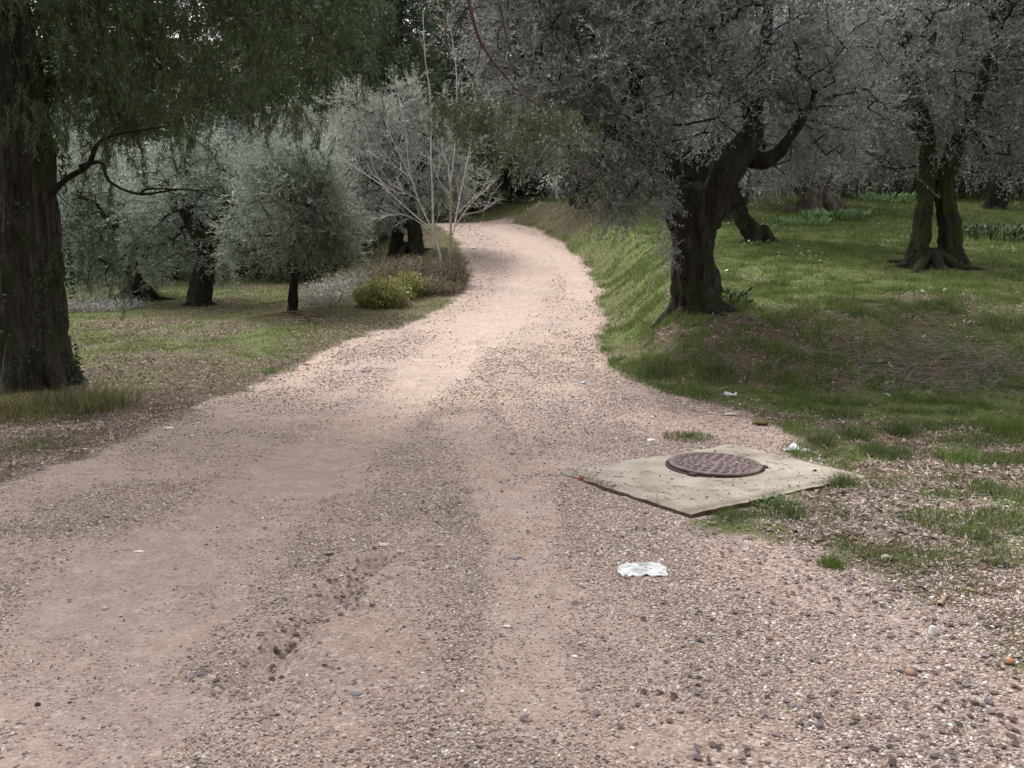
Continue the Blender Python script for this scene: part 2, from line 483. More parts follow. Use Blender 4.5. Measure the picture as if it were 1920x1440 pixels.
def thing(name, label, cat, loc, group=None):
    o = bpy.data.objects.new(name, None)
    sc.collection.objects.link(o)
    o.location = loc
    o.empty_display_size = .2
    return tag(o, label, cat, group)

def catmull(P, n):
    P = np.asarray(P, float)
    if len(P) < 3:
        t = np.linspace(0, 1, n)[:, None]
        return P[0] * (1 - t) + P[-1] * t
    Q = np.vstack([2 * P[0] - P[1], P, 2 * P[-1] - P[-2]])
    s = np.linspace(0, len(P) - 1 - 1e-9, n)
    i = s.astype(int); t = (s - i)[:, None]
    a, b, c, d = Q[i], Q[i + 1], Q[i + 2], Q[i + 3]
    return .5 * (2 * b + (c - a) * t + (2 * a - 5 * b + 4 * c - d) * t ** 2 + (3 * b - a - 3 * c + d) * t ** 3)

class Geo:
    def __init__(s): s.V = []; s.Q = []; s.T = []; s.n = 0
    def add(s, V, Q=None, T=None):
        s.V.append(V)
        if Q is not None and len(Q): s.Q.append(Q + s.n)
        if T is not None and len(T): s.T.append(T + s.n)
        s.n += len(V)
    def build(s, name, m, parent=None, smooth=True):
        F_ = []
        if s.Q: F_.append(np.vstack(s.Q))
        if s.T: F_.append(np.vstack(s.T))
        return mk(name, np.vstack(s.V), F_, m, parent, smooth=smooth)

def tube(g, P, rad, sides=8, seg=None, amp=0, freq=3, seed=0, flute=0, nfl=5, cap=True, ridge=0):
    P = np.asarray(P, float); rad = np.asarray(rad, float)
    L = np.linalg.norm(np.diff(P, axis=0), axis=1).sum()
    n = seg or max(3, int(L / .12) + 2)
    C = catmull(P, n)
    r = np.interp(np.linspace(0, 1, n), np.linspace(0, 1, len(rad)), rad)
    T = norm(np.gradient(C, axis=0))
    up = np.array([0, 1, 0]) if abs(T[0][1]) < .9 else np.array([1, 0, 0])
    U = np.zeros_like(C); u = up - (up @ T[0]) * T[0]
    for k in range(n):
        u = u - (u @ T[k]) * T[k]; u /= np.linalg.norm(u) + 1e-9; U[k] = u
    W = np.cross(T, U)
    a = np.linspace(0, 2 * np.pi, sides, endpoint=False)
    D = U[:, None, :] * np.cos(a)[None, :, None] + W[:, None, :] * np.sin(a)[None, :, None]
    rr = np.repeat(r[:, None], sides, 1)
    if flute:
        ph = seed * 1.7 + np.linspace(0, 1.2, n)[:, None]
        rr = rr * (1 + flute * np.sin(nfl * a[None] + ph * 3) * .6 + flute * .4 * np.sin((nfl * 2 + 1) * a[None] - ph * 2))
    V = C[:, None] + D * rr[..., None]
    if amp:
        q = V.reshape(-1, 3) * freq
        nn = fbm(q * np.array([1, 1, .55]), 4, seed) - .5
        V = (V.reshape(-1, 3) + (D * rr[..., None]).reshape(-1, 3) * (nn * 2 * amp)[:, None])
    V = V.reshape(-1, 3)
    if ridge:           # long fissures in the bark
        q = V * np.array([13, 13, 2.2]); q2 = V * np.array([30, 30, 6.])
        rg = np.abs(fbm(q, 3, seed + 7) - .5) * 2; rg2 = np.abs(fbm(q2, 2, seed + 8) - .5) * 2
        V = V + D.reshape(-1, 3) * ((np.minimum(rg * 2.2, 1) - .6) * ridge * .22 + (np.minimum(rg2 * 2, 1) - .6) * ridge * .08)[:, None] * np.minimum(1, rr.reshape(-1, 1) / .2)
    i = np.arange(n - 1)[:, None] * sides; j = np.arange(sides)[None]; j2 = (j + 1) % sides
    Q = np.stack([i + j, i + j2, i + sides + j2, i + sides + j], -1).reshape(-1, 4)
    Tt = []
    if cap:
        V = np.vstack([V, C[-1] + T[-1] * r[-1] * .6])
        k = (n - 1) * sides
        Tt = np.stack([k + np.arange(sides), k + (np.arange(sides) + 1) % sides, np.full(sides, len(V) - 1)], 1)
    g.add(V, Q, Tt)

def sticks(g, A, B, ra, rb, sides=4):
    """many straight tapered sticks at once"""
    A = np.asarray(A); B = np.asarray(B)
    T = norm(B - A)
    ref = np.where(np.abs(T[:, 2:3]) < .9, np.array([[0, 0, 1.]]), np.array([[1., 0, 0]]))
    U = norm(np.cross(T, ref)); W = np.cross(T, U)
    a = np.linspace(0, 2 * np.pi, sides, endpoint=False)
    D = U[:, None] * np.cos(a)[None, :, None] + W[:, None] * np.sin(a)[None, :, None]
    ra = np.broadcast_to(ra, (len(A),)); rb = np.broadcast_to(rb, (len(A),))
    V = np.concatenate([A[:, None] + D * ra[:, None, None], B[:, None] + D * rb[:, None, None]], 1).reshape(-1, 3)
    m = np.arange(len(A))[:, None] * sides * 2; j = np.arange(sides)[None]; j2 = (j + 1) % sides
    Q = np.stack([m + j, m + j2, m + sides + j2, m + sides + j], -1).reshape(-1, 4)
    g.add(V, Q)

def rdir(n, rng=None):
    v = (rng or R).normal(size=(n, 3))
    return norm(v)

def leaves(name, P, D, L, Wd, m, parent=None, bright=None, rng=None):
    """one lance-shaped blade per point: P base, D direction, L length, Wd width"""
    rng = rng or R
    n = len(P)
    D = norm(D)
    S = norm(np.cross(D, rdir(n, rng)))
    L = np.broadcast_to(L, (n,))[:, None]; Wd = np.broadcast_to(Wd, (n,))[:, None]
    mid = P + D * L * .45
    V = np.stack([P, mid - S * Wd / 2, P + D * L, mid + S * Wd / 2], 1).reshape(-1, 3)
    Fq = np.arange(n * 4).reshape(-1, 4)
    r = rng.random(n) if bright is None else np.clip(bright, 0, 1)
    return mk(name, V, Fq, m, parent, rnd=r)

# ---------- branching: every foliage clump is tied back to the limbs
def grow(limbs, targets, origin, rtip=.006, expo=2.3):
    """limbs: list of (points, radii). returns nodes, parent, radius, is_seed"""
    N = []; par = []; seedr = []
    for P, r in limbs:
        C = catmull(P, max(4, int(len(P) * 4))); rr = np.interp(np.linspace(0, 1, len(C)), np.linspace(0, 1, len(r)), r)
        for c, q in zip(C, rr):
            N.append(c); par.append(-1); seedr.append(q)
    ns = len(N)
    order = np.argsort(np.linalg.norm(targets - origin, axis=1))
    cap = ns + len(targets) * 2
    A = np.zeros((cap, 3)); A[:ns] = N
    dist0 = np.zeros(cap)
    n = ns
    for t in targets[order]:
        d = np.linalg.norm(A[:n] - t, axis=1) + .25 * dist0[:n]
        k = int(np.argmin(d))
        mid = (A[k] + t) / 2 + R.normal(size=3) * .06 * np.linalg.norm(t - A[k]) + np.array([0, 0, .05]) * np.linalg.norm(t - A[k])
        A[n] = mid; dist0[n] = dist0[k] + np.linalg.norm(mid - A[k]); par.append(k)
        A[n + 1] = t; dist0[n + 1] = dist0[n] + np.linalg.norm(mid - t); par.append(n)
        n += 2
    par = np.array(par)
    flow = np.zeros(n); flow[ns + 1::2] = rtip ** expo
    for k in range(n - 1, ns - 1, -1):
        flow[par[k]] += flow[k]
    rad = flow ** (1 / expo)
    return A[:n], par, rad, ns

def ell_points(n, ells, seed, freq=.9, thr=.44, shell=.35, low=None):
    """points spread through a union of ellipsoids (cx,cy,cz,rx,ry,rz), denser to the outside, with gaps"""
    rng = np.random.default_rng(seed)
    out = []
    vol = np.array([e[3] * e[4] * e[5] for e in ells]); vol = vol / vol.sum()
    tot = 0
    while tot < n:
        k = rng.choice(len(ells), size=n * 2, p=vol)
        E = np.array(ells)[k]
        rr = rng.random(n * 2) ** shell
        p = E[:, :3] + rdir(n * 2, rng) * rr[:, None] * E[:, 3:]
        keep = fbm(p * freq, 3, seed) > thr
        p = p[keep]
        out.append(p); tot += len(p)
    return np.vstack(out)[:n]

def leafy(name_parent, clumps, centre, per_twigs, per_leaves, twig_len, leaf, m, droop=.3, up=.15, g=None, seed=0, twig_r=.0022, spread=1., crown_name='crown', patch=.62):
    rng = np.random.default_rng(seed + 100)
    n = len(clumps)
    out = norm(clumps - centre)
    base = np.repeat(clumps, per_twigs, 0)
    dirs = norm(np.repeat(out, per_twigs, 0) * .7 + rdir(n * per_twigs, rng) * spread + np.array([0, 0, up]))
    ln = twig_len * (.5 + rng.random(len(base)))
    # every twig bends down in two pieces
    mid = base + dirs * ln[:, None] * .5
    d2 = norm(dirs + np.array([0, 0, -1.]) * droop * (.4 + 1.2 * rng.random(len(base)))[:, None])
    end = mid + d2 * ln[:, None] * .5
    if g is not None:
        sticks(g, base, mid, twig_r, twig_r * .7, 3)
        sticks(g, mid, end, twig_r * .7, twig_r * .3, 3)
    k = per_leaves
    t = np.tile((np.arange(k) + .5) / k, len(base)) + rng.normal(size=k * len(base)) * .02
    B = np.repeat(base, k, 0); Mi = np.repeat(mid, k, 0); E = np.repeat(end, k, 0)
    t_ = t[:, None]
    P = np.where(t_ < .5, B + (Mi - B) * (t_ * 2), Mi + (E - Mi) * (t_ * 2 - 1))
    ax = np.where(t_ < .5, np.repeat(dirs, k, 0), np.repeat(d2, k, 0))
    D = norm(ax * .8 + rdir(len(P), rng) * .75 + np.array([0, 0, .1]))
    L = leaf[0] * (.6 + .7 * rng.random(len(P)))
    W_ = leaf[1] * (.7 + .6 * rng.random(len(P)))
    tone = np.repeat(rng.random(n), per_twigs * k)
    b = tone * patch + rng.random(len(P)) * (1 - patch)
    return leaves(crown_name, P, D, L, W_, m, name_parent, b, rng)

def px_ells(spec):
    out = []
    for u, v, Y, ru, rv, ry in spec:
        c = at(u, v, Y)
        out.append((c[0], c[1], c[2], ru / F * Y, ry, rv / F * Y))
    return out

def olive(label, base_uv, Y, trunks, limbs, crown_spec, nclump, tw, lv, leafm, bark, leaf=(.06, .012), twl=.4, group='olive trees', seed=1, droop=.35,
          roots=5, shell=.4, thr=.42, sides=22, flare=1.7, cat='olive tree', name='olive_tree', twig_r=.0022, twigs=True, extra=None, rtip=.006, clear=None):
    """trunks/limbs: list of (pixel path with own depth [(u,v,dY)], radii)"""
    bx, by = (base_uv if not isinstance(base_uv[0], tuple) else base_uv[0])

    gnd = at(bx, by, Y); base = np.array([gnd[0], gnd[1], float(H(gnd[0], gnd[1]))])
    root = thing(name, label, cat, base, group)
    g = Geo()
    for k, (path, rad) in enumerate(trunks):
        P = np.array([at(u, v, Y + d) for u, v, d in path])
        P[0, 2] = float(H(P[0, 0], P[0, 1])) - .12
        tube(g, P, rad, sides * 2, amp=.22, freq=4.5, seed=seed + k, flute=.10, nfl=5 + k % 3, seg=len(P) * 14, ridge=.2)
    rng = np.random.default_rng(seed)
    r0 = trunks[0][1][0]
    for k in range(roots):
        a = 2 * np.pi * (k + rng.random() * .6) / max(roots, 1)
        ln = r0 * flare * (1 + .8 * rng.random())
        P = [base + np.array([math.cos(a) * r0 * .35, math.sin(a) * r0 * .35, r0 * 1.1])]
        for q in (.5, .8, 1.15):
            x_, y_ = base[0] + math.cos(a + q * .3) * ln * q, base[1] + math.sin(a + q * .3) * ln * q
            P.append(np.array([x_, y_, float(H(x_, y_)) + r0 * .28 * (1.15 - q) / .8 - .02]))
        tube(g, P, [r0 * .42, r0 * .34, r0 * .2, r0 * .07], 10, amp=.25, freq=7, seed=seed + 20 + k, seg=10)
    LL = []
    for k, (path, rad) in enumerate(limbs):
        P = np.array([at(u, v, Y + d) for u, v, d in path])
        tube(g, P, rad, 20, amp=.24, freq=6, seed=seed + 40 + k, flute=.08, seg=len(P) * 9, ridge=.15)
        LL.append((P, rad))
    ells = px_ells(crown_spec)
    cen = np.mean([e[:3] for e in ells], 0)
    cl = ell_points(nclump, ells, seed, .9, thr, shell)
    if clear:            # the pruned, open heart of the tree round its main limb
        pts = np.array([at(u, v, Y + d) for u, v, d in limbs[0][0]][:5] + [at(u, v, Y + d) for u, v, d in limbs[1][0]][:3])
        dd = np.hypot(cl[:, None, 0] - pts[None, :, 0], cl[:, None, 2] - pts[None, :, 2]).min(1)
        cl = cl[~((dd < clear) & (cl[:, 1] < Y + .3) & (rng.random(len(cl)) < .93))]
    top = np.array([at(u, v, Y + d) for u, v, d in trunks[0][0]])[-1]
    A, par, rad, ns = grow(LL or [(np.array([top - [0, 0, .3], top]), [.1, .08])], cl, top, rtip)
    k = np.arange(ns, len(A))
    rp = np.where(par[k] >= ns, rad[par[k]], rad[k] * 1.1)
    sticks(g, A[par[k]], A[k], np.minimum(rp, .09), np.minimum(rad[k], .085), 6)
    trunk = g.build('trunk', bark, root)
    gt = Geo()
    cr = leafy(root, cl, cen, tw, lv, twl, leaf, leafm, droop, .15, gt if twigs else None, seed, twig_r)
    if twigs:
        gt.build('twigs', M['twig_bark'], root, smooth=False)['kind'] = 'stuff'
    return root

# ============================================================ ground sheet
def graded(a, b, fine_a, fine_b, step, growth=1.07, maxs=4.):
    v = list(np.arange(fine_a, fine_b, step))
    s, x = step, v[-1]
    while x < b:
        s = min(s * growth, maxs); x += s; v.append(x)
    s, x = step, v[0]; lo = []
    while x > a:
        s = min(s * growth, maxs); x -= s; lo.append(x)
    return np.array(lo[::-1] + v)
gx = graded(-220, 220, -5, 6.5, .045, 1.03)
gy = graded(-60, 330, 1.6, 13, .045, 1.022)
X, Y = np.meshgrid(gx, gy)
rd, lt, br = masks(X, Y)
Z = Hfine(X, Y, rd)
sdm = sdist(X, Y, slab_xy); kk = sstep(-.5, .0, sdm)
Z = Z * (1 - kk) + np.minimum(Z, .012) * kk
Z = np.where(sdm > .06, Z - .06, Z)
nx = len(gx)
ii, jj = np.meshgrid(np.arange(len(gy) - 1), np.arange(nx - 1), indexing='ij')
q = (ii * nx + jj)
Fq = np.stack([q, q + 1, q + nx + 1, q + nx], -1).reshape(-1, 4)
isroad = ((rd[:-1, :-1] + rd[1:, 1:] + rd[1:, :-1] + rd[:-1, 1:]) / 4 > .5).ravel()
Vg = np.stack([X, Y, Z], -1).reshape(-1, 3)
Mk = np.stack([rd, lt, br], -1).reshape(-1, 3)
def sub(name, sel):
    f = Fq[sel]; used = np.unique(f); mp = np.zeros(len(Vg), int); mp[used] = np.arange(len(used))
    o = mk(name, Vg[used], mp[f], M['ground'], smooth=True, extra={'mask': Mk[used]})
    o['kind'] = 'structure'
    return o
sub('dirt_road', isroad)
sub('ground', ~isroad)
# height lookup for scattering
def Hs(x, y):
    """bilinear height of the built sheet"""
    i = np.clip(np.searchsorted(gy, y) - 1, 0, len(gy) - 2); j = np.clip(np.searchsorted(gx, x) - 1, 0, nx - 2)
    ty = (y - gy[i]) / (gy[i + 1] - gy[i]); tx = (x - gx[j]) / (gx[j + 1] - gx[j])
    return (Z[i, j] * (1 - tx) + Z[i, j + 1] * tx) * (1 - ty) + (Z[i + 1, j] * (1 - tx) + Z[i + 1, j + 1] * tx) * ty
def Ms(x, y):
    i = np.clip(np.searchsorted(gy, y) - 1, 0, len(gy) - 2); j = np.clip(np.searchsorted(gx, x) - 1, 0, nx - 2)
    ty = (y - gy[i]) / (gy[i + 1] - gy[i]); tx = (x - gx[j]) / (gx[j + 1] - gx[j])
    o = []
    for m_ in (rd, lt, br):
        o.append((m_[i, j] * (1 - tx) + m_[i, j + 1] * tx) * (1 - ty) + (m_[i + 1, j] * (1 - tx) + m_[i + 1, j + 1] * tx) * ty)
    return o
def gp(u, v, dz=0):
    x, y = G(u, v)
    return np.array([x, y, float(Hs(np.array([x]), np.array([y]))[0]) + dz])

def scatter(n, y0, y1, margin=1.2, k=.60, x0=None, x1=None):
    ex = 2.2            # the scatter goes on well beyond the frame
    y = y0 + (y1 - y0) * R.random(int(n * (y1 * k + margin + ex) / (y1 * k + margin)))
    hw = y * k + margin + ex
    wmax = y1 * k + margin + ex
    x = (R.random(len(y)) * 2 - 1) * wmax
    s = np.abs(x) < hw
    if x0 is not None: s &= x > x0
    if x1 is not None: s &= x < x1
    return x[s], y[s]

def blend(n, y0, y1, *a, **k):
    """a band whose far and near ends thin out into the next one"""
    e0, e1 = y0 * .88, y1 * 1.12
    x, y = scatter(int(n * (e1 - e0) / (y1 - y0) * (e1 / y1)), e0, e1, *a, **k)
    w_ = np.clip((y - e0) / (y0 * .24), 0, 1) * np.clip((e1 - y) / (y1 * .24), 0, 1)
    s_ = R.random(len(x)) < w_
    return x[s_], y[s_]

# ---------- pebbles
ph = (1 + 5 ** .5) / 2
ICO = norm(np.array([[-1, ph, 0], [1, ph, 0], [-1, -ph, 0], [1, -ph, 0], [0, -1, ph], [0, 1, ph], [0, -1, -ph], [0, 1, -ph], [ph, 0, -1], [ph, 0, 1], [-ph, 0, -1], [-ph, 0, 1]], float))
ICF = np.array([[0, 11, 5], [0, 5, 1], [0, 1, 7], [0, 7, 10], [0, 10, 11], [1, 5, 9], [5, 11, 4], [11, 10, 2], [10, 7, 6], [7, 1, 8], [3, 9, 4], [3, 4, 2], [3, 2, 6], [3, 6, 8], [3, 8, 9], [4, 9, 5], [2, 4, 11], [6, 2, 10], [8, 6, 7], [9, 8, 1]])
PAL = np.array([(.40, .315, .26), (.32, .245, .205), (.48, .395, .33), (.25, .19, .165), (.23, .19, .20), (.54, .48, .43), (.30, .205, .165), (.70, .67, .64), (.25, .14, .105), (.11, .088, .082)])
PALP = np.array([.19, .2, .13, .14, .10, .09, .06, .022, .012, .056])
def stones(name, x, y, size, sink=.35, flat=(.35, .65), prob=PALP, parent=None):
    n = len(x)
    a = R.random(n) * 6.283
    sx = size * (.8 + .6 * R.random(n)); sy = size * (.6 + .5 * R.random(n)); sz = size * (flat[0] + (flat[1] - flat[0]) * R.random(n))
    V = ICO[None] * (1 + .30 * (R.random((n, 12, 1)) - .5))
    V = V * np.stack([sx, sy, sz], 1)[:, None]
    ti = R.normal(size=n) * .25
    Vz = V[..., 2] + V[..., 0] * ti[:, None]
    Xr = V[..., 0] * np.cos(a)[:, None] - V[..., 1] * np.sin(a)[:, None]
    Yr = V[..., 0] * np.sin(a)[:, None] + V[..., 1] * np.cos(a)[:, None]
    z = Hs(x, y) + sz * (1 - 2 * sink)
    z = np.where(sdist(x, y, slab_xy) > 0, SLAB_T + sz * .6, z)
    W_ = np.stack([Xr + x[:, None], Yr + y[:, None], Vz + z[:, None]], -1).reshape(-1, 3)
    Fc = (ICF[None] + (np.arange(n) * 12)[:, None, None]).reshape(-1, 3)
    c = PAL[R.choice(len(PAL), n, p=prob)] * (.8 + .4 * R.random((n, 1)))
    return mk(name, W_, Fc, M['stone_tone'], parent, ptone=np.repeat(c, 12, 0), smooth=False)

xs, ys, ss = [], [], []
for n, y0, y1, s0 in ((190000, 1.7, 3.6, .0047), (260000, 3.6, 5.6, .0051), (200000, 5.6, 8.5, .0062), (110000, 8.5, 13, .0085), (60000, 13, 24, .012), (16000, 24, 33, .016)):
    x, y = blend(n, y0, y1, .5, .60)
    r_, l_, b_ = Ms(x, y)
    patch = fbm2(x, y, 1.6, 3, 77)
    keep = R.random(len(x)) < (r_ * (1 - .88 * b_) * (.18 + 1.6 * sstep(.38, .62, patch)) + (1 - r_) * (.16 * l_ * (y < 12) + .5 * (y < 7.2) * (x > .4) * sstep(.3, .6, patch) + .55 * (y < 9.5) * (x < -1) * sstep(.3, .55, patch)))
    keep &= (sdist(x, y, slab_xy) < -.01) | ((np.hypot(x - slab_xy[0, 0], y - slab_xy[0, 1]) < .32) & (R.random(len(x)) < .6)) | ((sdist(x, y, slab_xy) < .07) & (fbm2(x, y, 4, 2, 99) > .52) & (R.random(len(x)) < .45)) | (R.random(len(x)) < .012)
    x, y, b_ = x[keep], y[keep], b_[keep]
    xs.append(x); ys.append(y); ss.append(s0 * .93 * np.exp(np.clip(R.normal(size=len(x)) * .42, -1, .8)) * (1 - .25 * b_))
x, y, s = map(np.concatenate, (xs, ys, ss))
tag(stones('gravel', x, y, s), 'loose beige and pink gravel strewn over the dirt road', 'gravel', kind='stuff')
print('pebbles', len(x))
# bigger stones mixed into the gravel
x, y = scatter(9000, 1.8, 14, .5, .6)
r_, l_, b_ = Ms(x, y)
patch = fbm2(x, y, 1.1, 3, 55)
keep = (R.random(len(x)) < (r_ * .42 * (1 - .8 * b_) * sstep(.42, .65, patch) + .03)) & (sdist(x, y, slab_xy) < -.03)
x, y = x[keep], y[keep]
tag(stones('coarse_gravel', x, y, .010 * np.exp(R.normal(size=len(x)) * .4), prob=np.array([.24, .2, .16, .1, .07, .12, .06, .02, .01, .02])), 'coarser stone chips lying in patches of the gravel', 'stone chips', kind='stuff')

# ---------- fallen leaves
def flat_leaves(name, x, y, L, Wd, cols, label, lift=.3, curl=.25):
    n = len(x)
    a = R.random(n) * 6.283
    D = np.stack([np.cos(a), np.sin(a), R.normal(size=n) * lift], 1); D = norm(D)
    S = norm(np.stack([-np.sin(a), np.cos(a), R.normal(size=n) * lift], 1))
    L = L * (.6 + .8 * R.random(n)); Wd = Wd * (.6 + .8 * R.random(n))
    c = np.stack([x, y, Hs(x, y) + L * .12 + .004 + np.abs(D[:, 2]) * L * .35], 1)
    cu = (R.random(n) * curl)[:, None] * L[:, None] * np.array([0, 0, 1.])
    tips = [c - D * L[:, None] / 2 + cu, c - D * L[:, None] * .2 - S * Wd[:, None] / 2, c + D * L[:, None] * .25 - S * Wd[:, None] * .4, c + D * L[:, None] / 2 + cu, c + D * L[:, None] * .2 + S * Wd[:, None] / 2, c - D * L[:, None] * .25 + S * Wd[:, None] * .42, c]
    V = np.stack(tips, 1).reshape(-1, 3)
    T_ = np.array([[0, 1, 6], [1, 2, 6], [2, 3, 6], [3, 4, 6], [4, 5, 6], [5, 0, 6]])
    Fc = (T_[None] + (np.arange(n) * 7)[:, None, None]).reshape(-1, 3)
    cc = np.array(cols)[R.integers(len(cols), size=n)] * (.75 + .5 * R.random((n, 1)))
    o = mk(name, V, Fc, M['leaf_tone'], ptone=np.repeat(cc, 7, 0))
    return tag(o, label, 'fallen leaves', kind='stuff')
x, y = scatter(150000, 4.2, 16, .8, .6)
r_, l_, b_ = Ms(x, y)
keep = (R.random(len(x)) < (l_ * .75 * np.where((x < -1) & (y < 10), .3, 1) + (1 - r_) * .05)) & (sdist(x, y, slab_xy) < 0)
flat_leaves('fallen_leaves', x[keep], y[keep], .05, .016, [(.17, .12, .09), (.24, .19, .15), (.10, .07, .05), (.32, .27, .23), (.20, .13, .10), (.14, .12, .11)],
            'narrow brown and grey dead leaves littering the grass bank')
def region_pts(n, poly, jit=.3):
    x = R.uniform(poly[:, 0].min(), poly[:, 0].max(), n); y = R.uniform(poly[:, 1].min(), poly[:, 1].max(), n)
    k = sdist(x, y, poly) + jit * (fbm2(x, y, 1.5, 3, 9) - .5) * 2 > 0
    return x[k], y[k]
lp = GP((1150, 1000), (1500, 960), (1920, 900), (2050, 1100), (2000, 1500), (1300, 1500), (1400, 1200))
x, y = region_pts(1500, lp, .5)
keep = fbm2(x, y, 1.8, 2, 15) > .47
x2, y2 = scatter(260, 2.2, 9, .2, .6)
r_, l_, b_ = Ms(x2, y2); k2 = r_ > .5
xa, ya = np.r_[x[keep], x2[k2]], np.r_[y[keep], y2[k2]]
for l, c_, w_ in ((rut_lines[0][0], 90, .10), (rut_lines[3][0], 60, .14), (rut_lines[2][0], 50, .12), (GP((1440, 985), (1600, 1010), (1750, 1090), (1900, 1180)), 260, .40), (GP((1380, 1200), (1480, 1370), (1760, 1410)), 120, .35)):
    i = R.integers(len(l) - 1, size=c_); t_ = R.random(c_)[:, None]
    q_ = l[i] * (1 - t_) + l[i + 1] * t_ + R.normal(size=(c_, 2)) * w_
    xa = np.r_[xa, q_[:, 0]]; ya = np.r_[ya, q_[:, 1]]
k3 = sdist(xa, ya, slab_xy) < -.03
flat_leaves('rotting_leaves', xa[k3], ya[k3], .030, .020, [(.16, .125, .13), (.12, .09, .085), (.21, .17, .175), (.07, .05, .043), (.14, .09, .07)],
            'mauve grey rotting leaves pressed into the gravel', .10, .1)

# ---------- grass
def blades(name, x, y, h, wd, cols, label, lean=.45, parent=None, z=None, bend=.5, tone_noise=None):
    n = len(x)
    a = R.random(n) * 6.283
    dx, dy = np.cos(a), np.sin(a)
    ln = np.abs(R.normal(size=n)) * lean
    zz = (Hs(x, y) if z is None else z) - .01
    b = np.stack([x, y, zz], 1)
    o_ = np.stack([dx * ln, dy * ln, np.ones(n)], 1); o_ = norm(o_)
    a2 = R.random(n) * 6.283
    sd_ = np.stack([np.cos(a2), np.sin(a2), np.zeros(n)], 1) * wd[:, None] / 2
    mid = b + o_ * h[:, None] * .55
    tip = mid + norm(o_ + np.stack([dx, dy, -.3 * np.ones(n)], 1) * bend * (ln[:, None] + .3)) * h[:, None] * .5
    V = np.stack([b - sd_, b + sd_, mid + sd_ * .75, mid - sd_ * .75, tip], 1).reshape(-1, 3)
    k = np.arange(n)[:, None] * 5
    Q = k + np.array([[0, 1, 2, 3]]); T_ = k + np.array([[3, 2, 4]])
    c = np.array(cols)
    ci = R.integers(len(c), size=n)
    tn = fbm2(x, y, .8, 3, 44)[:, None] if tone_noise is None else tone_noise[:, None]
    cc = c[ci] * (.65 + .7 * R.random((n, 1))) * (.7 + .6 * tn)
    return mk(name, V, [Q, T_], M['grass_tone'], parent, ptone=np.repeat(cc, 5, 0))
GREEN = [(.075, .125, .025), (.10, .155, .035), (.13, .18, .05), (.06, .10, .025), (.17, .20, .07), (.16, .135, .07), (.20, .17, .10)]
GREENB = [(.10, .17, .03), (.13, .21, .04), (.16, .24, .06), (.09, .14, .03), (.17, .19, .07)]
DRYG = [(.17, .19, .065), (.22, .22, .09), (.27, .24, .13), (.20, .165, .095), (.10, .11, .04), (.24, .20, .13), (.13, .09, .055)]
X_, Y_, Hh_, W_ = [], [], [], []
for n, y0, y1, h0, w0 in ((380000, 4.2, 8.5, .045, .0036), (420000, 8.5, 13, .055, .0055), (420000, 13, 20, .06, .008), (260000, 20, 34, .075, .013)):
    x, y = blend(n, y0, y1, 1.2, .62, x0=.2)
    r_, l_, b_ = Ms(x, y)
    tuft = fbm2(x, y, 3.2, 3, 61)
    near = y + 2.2 * (fbm2(x, y, .8, 2, 64) - .5) < 8.7
    dens = (1 - r_) * (1 - np.where(y < 9, .62, .88) * l_) * np.where(near, .10 + sstep(.38, .56, tuft) * 1.3, .35 + sstep(.35, .6, tuft)) + l_ * (1 - r_) * .5 * sstep(.56, .64, tuft)
    dens = dens + .012 * (near & (x > 2.5))
    k = (R.random(len(x)) < dens) & (sdist(x, y, slab_xy) < -.01) & (x > np.interp(y, RY, RX) + .3)
    x, y, tuft = x[k], y[k], tuft[k]
    X_.append(x); Y_.append(y); Hh_.append(h0 * (.5 + R.random(len(x))) * (.6 + 1.2 * sstep(.45, .7, tuft))); W_.append(np.full(len(x), w0))
x, y, h, wd = map(np.concatenate, (X_, Y_, Hh_, W_))
tag(blades('grass', x, y, h, wd, GREEN + GREENB, ''), 'bright green grass on the terrace right of the road', 'grass', kind='stuff')
print('blades', len(x))
X_, Y_, Hh_, W_ = [], [], [], []
for n, y0, y1, h0, w0 in ((120000, 5, 9, .04, .005), (300000, 9, 14, .04, .0065), (380000, 14, 24, .045, .010), (160000, 24, 36, .07, .016)):
    x, y = blend(n, y0, y1, 1.2, .62, x1=-.4)
    r_, l_, b_ = Ms(x, y)
    tuft = fbm2(x, y, 2.4, 3, 62)
    dens = (1 - r_) * (1 - .7 * l_) * (.3 + sstep(.35, .6, tuft)) * np.where(y < 9, .5, 1)
    k = (R.random(len(x)) < dens) & (x < np.interp(y, RY, RX) - .4)
    x, y, tuft = x[k], y[k], tuft[k]
    X_.append(x); Y_.append(y); Hh_.append(h0 * (.4 + R.random(len(x)))); W_.append(np.full(len(x), w0))
x, y, h, wd = map(np.concatenate, (X_, Y_, Hh_, W_))
tag(blades('meadow_grass', x, y, h, wd, DRYG + GREEN[:3], ''), 'short olive green grass on the field left of the road', 'grass', kind='stuff')

